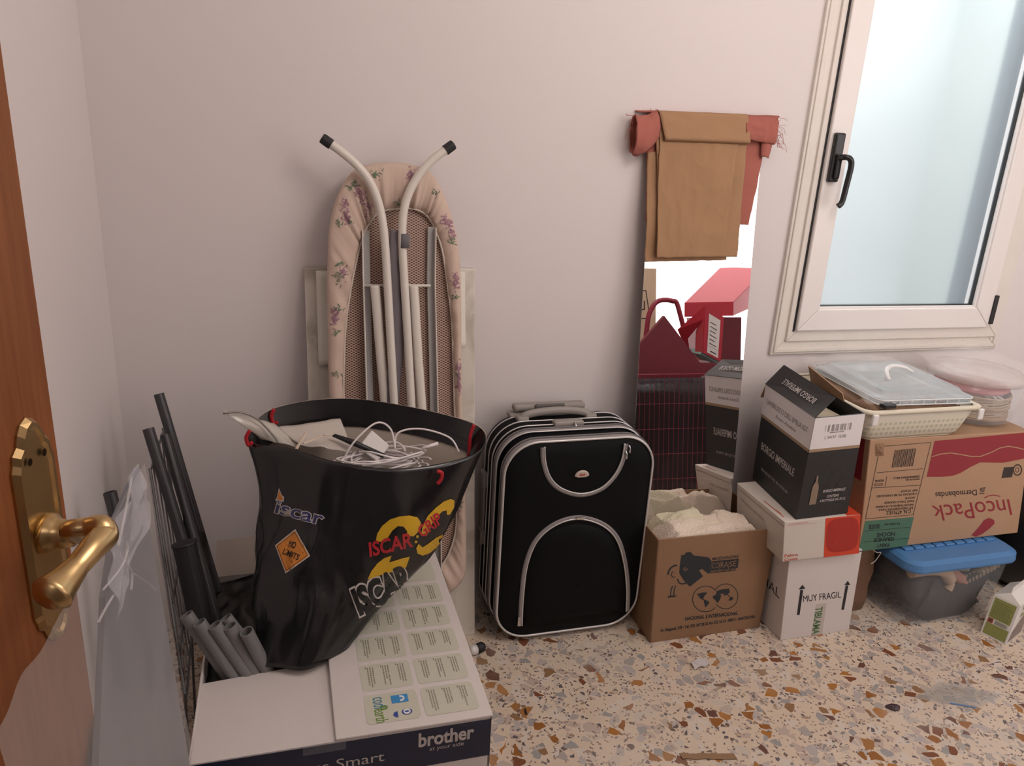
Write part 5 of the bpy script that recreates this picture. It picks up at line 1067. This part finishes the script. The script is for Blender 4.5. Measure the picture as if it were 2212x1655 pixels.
# ------------------------------------------------------------------ things seen only in the mirror (right side of the room)
red=mat('red_enamel',(.26,.018,.04),.4); redk=mat('red_board',(.45,.02,.04),.45); bagm=mat('black_bin_film',(.02,.016,.02),.22,bump=.5,bscale=16)
def atR(px,py,v):      # point seen in the mirror, on plane y=v
    d=ray(px,py); t_=(MC-CAM).dot(MN)/d.dot(MN); P_=CAM+d*t_; e=d-MN*(2*d.dot(MN)); return P_+e*((v-P_.y)/e.y)
yb=-1.38
wbk=thing('wire_trolley','red wire basket trolley lined with a black bag, seen in the mirror','trolley',(1.8,-1.5,0))
a=atR(1372,808,yb); c_=atR(1562,808,yb); bx0,bx1,bz=a.x-.10,c_.x,a.z-.003
b=MB(); by1=yb-.38
for k in range(23):
    x=bx0+(bx1-bx0)*k/22; b.tube([(x,yb,bz),(x+.0,yb-.01,.06)],.0012,6)
    b.tube([(x,by1,bz),(x,by1+.01,.06)],.0018,6)
for k in range(1,9):
    y=yb+(by1-yb)*k/9
    for x in (bx0,bx1): b.tube([(x,y,bz),(x,y,.06)],.0018,6)
b.build('basket_wire',red,wbk)
b=MB()
for z,r_ in ((bz,.003),(bz-.14,.0013),(bz-.26,.0013),(bz-.38,.0013),(bz-.50,.0013),(.06,.003)): b.tube([(bx0,yb,z),(bx1,yb,z),(bx1,by1,z),(bx0,by1,z)],r_,6,closed=True)
b.build('basket_ring',red,wbk)
b=MB(); A_=atR(1392,790,by1+.02); Bt=atR(1407,655,by1+.02); Ct=atR(1462,655,by1+.02); D_=atR(1486,790,by1+.02)
b.tube(catm([Vector((A_.x,A_.y,.05)),A_,atR(1398,700,by1+.02),Bt+Vector((0,0,-.03)),Bt+Vector((.04,0,.012)),Ct+Vector((-.03,0,.012)),Ct+Vector((.01,0,-.03)),D_,Vector((D_.x,D_.y,.05))],8),.013,10); b.build('handle_bar',red,wbk,smooth=True)
for x in (bx0+.06,bx1-.06):
    for y in (yb-.05,by1+.05): MB().tube([(x-.012,y,.028),(x+.012,y,.028)],.027,16).build('wheel',rubber,wbk); 
def lin(z,k,sd): return [Vector((a_,b_,z))+Vector((.010*nz(a_*14,b_*14,z*12+sd),.012*nz(a_*13,b_*13,z*12+sd+5),0)) for a_,b_ in rrect(bx0+.02,by1+.02,bx1-.02,yb-.02,.03,6)]
b=MB(); b.loft([lin(z,1,0) for z in (.07,.14,.2,.27,.33,.4,.46,.52,.57,bz-.02)]); b.add(lin(.07,1,0),[tuple(range(28))]); b.build('bag_liner',bagm,wbk,smooth=True,solid=-.002)
# big dark red folder corner, sitting in the basket
b=MB(); pts=[(1340,790),(1435,682),(1512,783),(1545,785),(1500,830),(1360,830)]; y_=yb-.05
P=[atR(x,y,y_) for x,y in pts]; b.add(P+[p+Vector((.0,-.03,.0)) for p in P],[tuple(range(6)),tuple(range(6,12))]+[(i,(i+1)%6,(i+1)%6+6,i+6) for i in range(6)])
tag(b.build('red_folder',mat('maroon_board',(.16,.010,.022),.5),bevel=.002),'dark red triangular folder corner standing in the wire trolley','folder')
# ring binder
rbn=thing('ring_binder','red ring binder with white spine label tipped in the wire trolley','binder',tuple(atR(1520,780,yb-.1)))
y_=yb-.12; sp=[atR(1523,660,y_),atR(1563,685,y_),atR(1556,782,y_),atR(1518,762,y_)]
bk_=Vector((-.02,-.25,.0))
cov_l=[atR(1523,660,y_),atR(1518,762,y_),atR(1502,766,y_-.05),atR(1463,715,y_-.10)]
MB().slab(sp,.003).build('spine',redk,rbn)
b=MB(); b.slab([sp[0],atR(1463,712,y_-.16),atR(1476,742,y_-.16),atR(1519,690,y_-.01)],.003); b.slab([sp[0],sp[3],atR(1502,768,y_-.08),atR(1504,716,y_-.08)],.003); b.slab([sp[1],sp[2],sp[2]+bk_,sp[1]+bk_],.003); b.build('binder_cover',redk,rbn)
fsp=bil(sp[3],sp[2],sp[1],sp[0],.002); 
n_s=(sp[2]-sp[3]).cross(sp[0]-sp[3]); 
kk=1 if n_s.dot(Vector((0,1,0)))>0 else -2.6
b=MB(); rect(b,fsp,.2,.05,.82,.88,kk); b.build('spine_label',mat('label_white',(.75,.70,.68),.6),rbn)
b=MB()
for k in range(6): rect(b,fsp,.28,.26+k*.09,.66-.06*(k%2),.275+k*.09,kk*1.5)
rect(b,fsp,.22,.20,.80,.205,kk*1.5); rect(b,fsp,.35,.10,.7,.12,kk*1.5); b.build('label_lines',ink,rbn)
b=MB(); b.slab([sp[3]+Vector((0,-.01,.01)),sp[2]+Vector((0,-.01,.01)),sp[2]+Vector((-.0,-.2,.02)),sp[3]+Vector((0,-.2,.02))],.02); b.build('binder_papers',mat('teal_grey_paper',(.20,.30,.30),.6),rbn)
# big red box
rb=thing('red_box','large red lidded box seen at the top right in the mirror','box',tuple(atR(1560,700,yb-.3)))
y_=yb-.42; TLp=atR(1478,654,y_); TRp=atR(1584,652,y_); BLp=atR(1480,668,y_); 
W_=TRp-TLp; dz=Vector((0,0,1)); 
TLb=atR(1555,578,y_-.34); TRb=atR(1660,575,y_-.34)
b=MB(); b.slab([TLp,TRp,TRb,TLb],.006); b.hexa([TLp-dz*.075,TRp-dz*.075,TRb-dz*.20,TLb-dz*.20],[TLp-dz*.004,TRp-dz*.004,TRb-dz*.004,TLb-dz*.004]); b.build('lid',redk,rb,bevel=.002)
b=MB(); b.box((TLp.x+.16,y_-.34,.0),(TRp.x+.06,y_-.02,TLp.z-.076)); b.build('box_body',mat('dark_red_board',(.13,.010,.022),.5),rb,bevel=.003)
# tall pale carton at left
y_=-1.95; cl_,cr2=atR(1340,580,y_),atR(1418,580,y_)
ct=thing('pale_carton','pale carton with a drawn frame, seen at the left in the mirror','box',(cr2.x-.15,y_-.1,.0))
MB().box((cr2.x-.32,y_-.22,.0),(cr2.x,y_,cr2.z)).build('box_body',mat('pale_card',(.60,.47,.33),.7),ct,bevel=.003)
fc=frame((cr2.x-.32,y_,0),(cr2.x,y_,0),(cr2.x-.32,y_,cr2.z),-.001)
z_=cr2.z; b=MB(); line(b,fc,[(.12,z_-.12),(.26,z_-.12),(.285,z_-.27),(.12,z_-.27)],.007,k=1,closed=True)
g=lambda a,bb,k=1:fc(.255-a,bb,k); txt(b,g,'LA',0,z_-.225,.07,.05,k=1); g2=lambda a,bb,k=1:fc(.27-a,bb,k); txt(b,g2,'ROSSA',0,z_-.55,.09,.02,k=1); b.build('box_print',ink,ct)
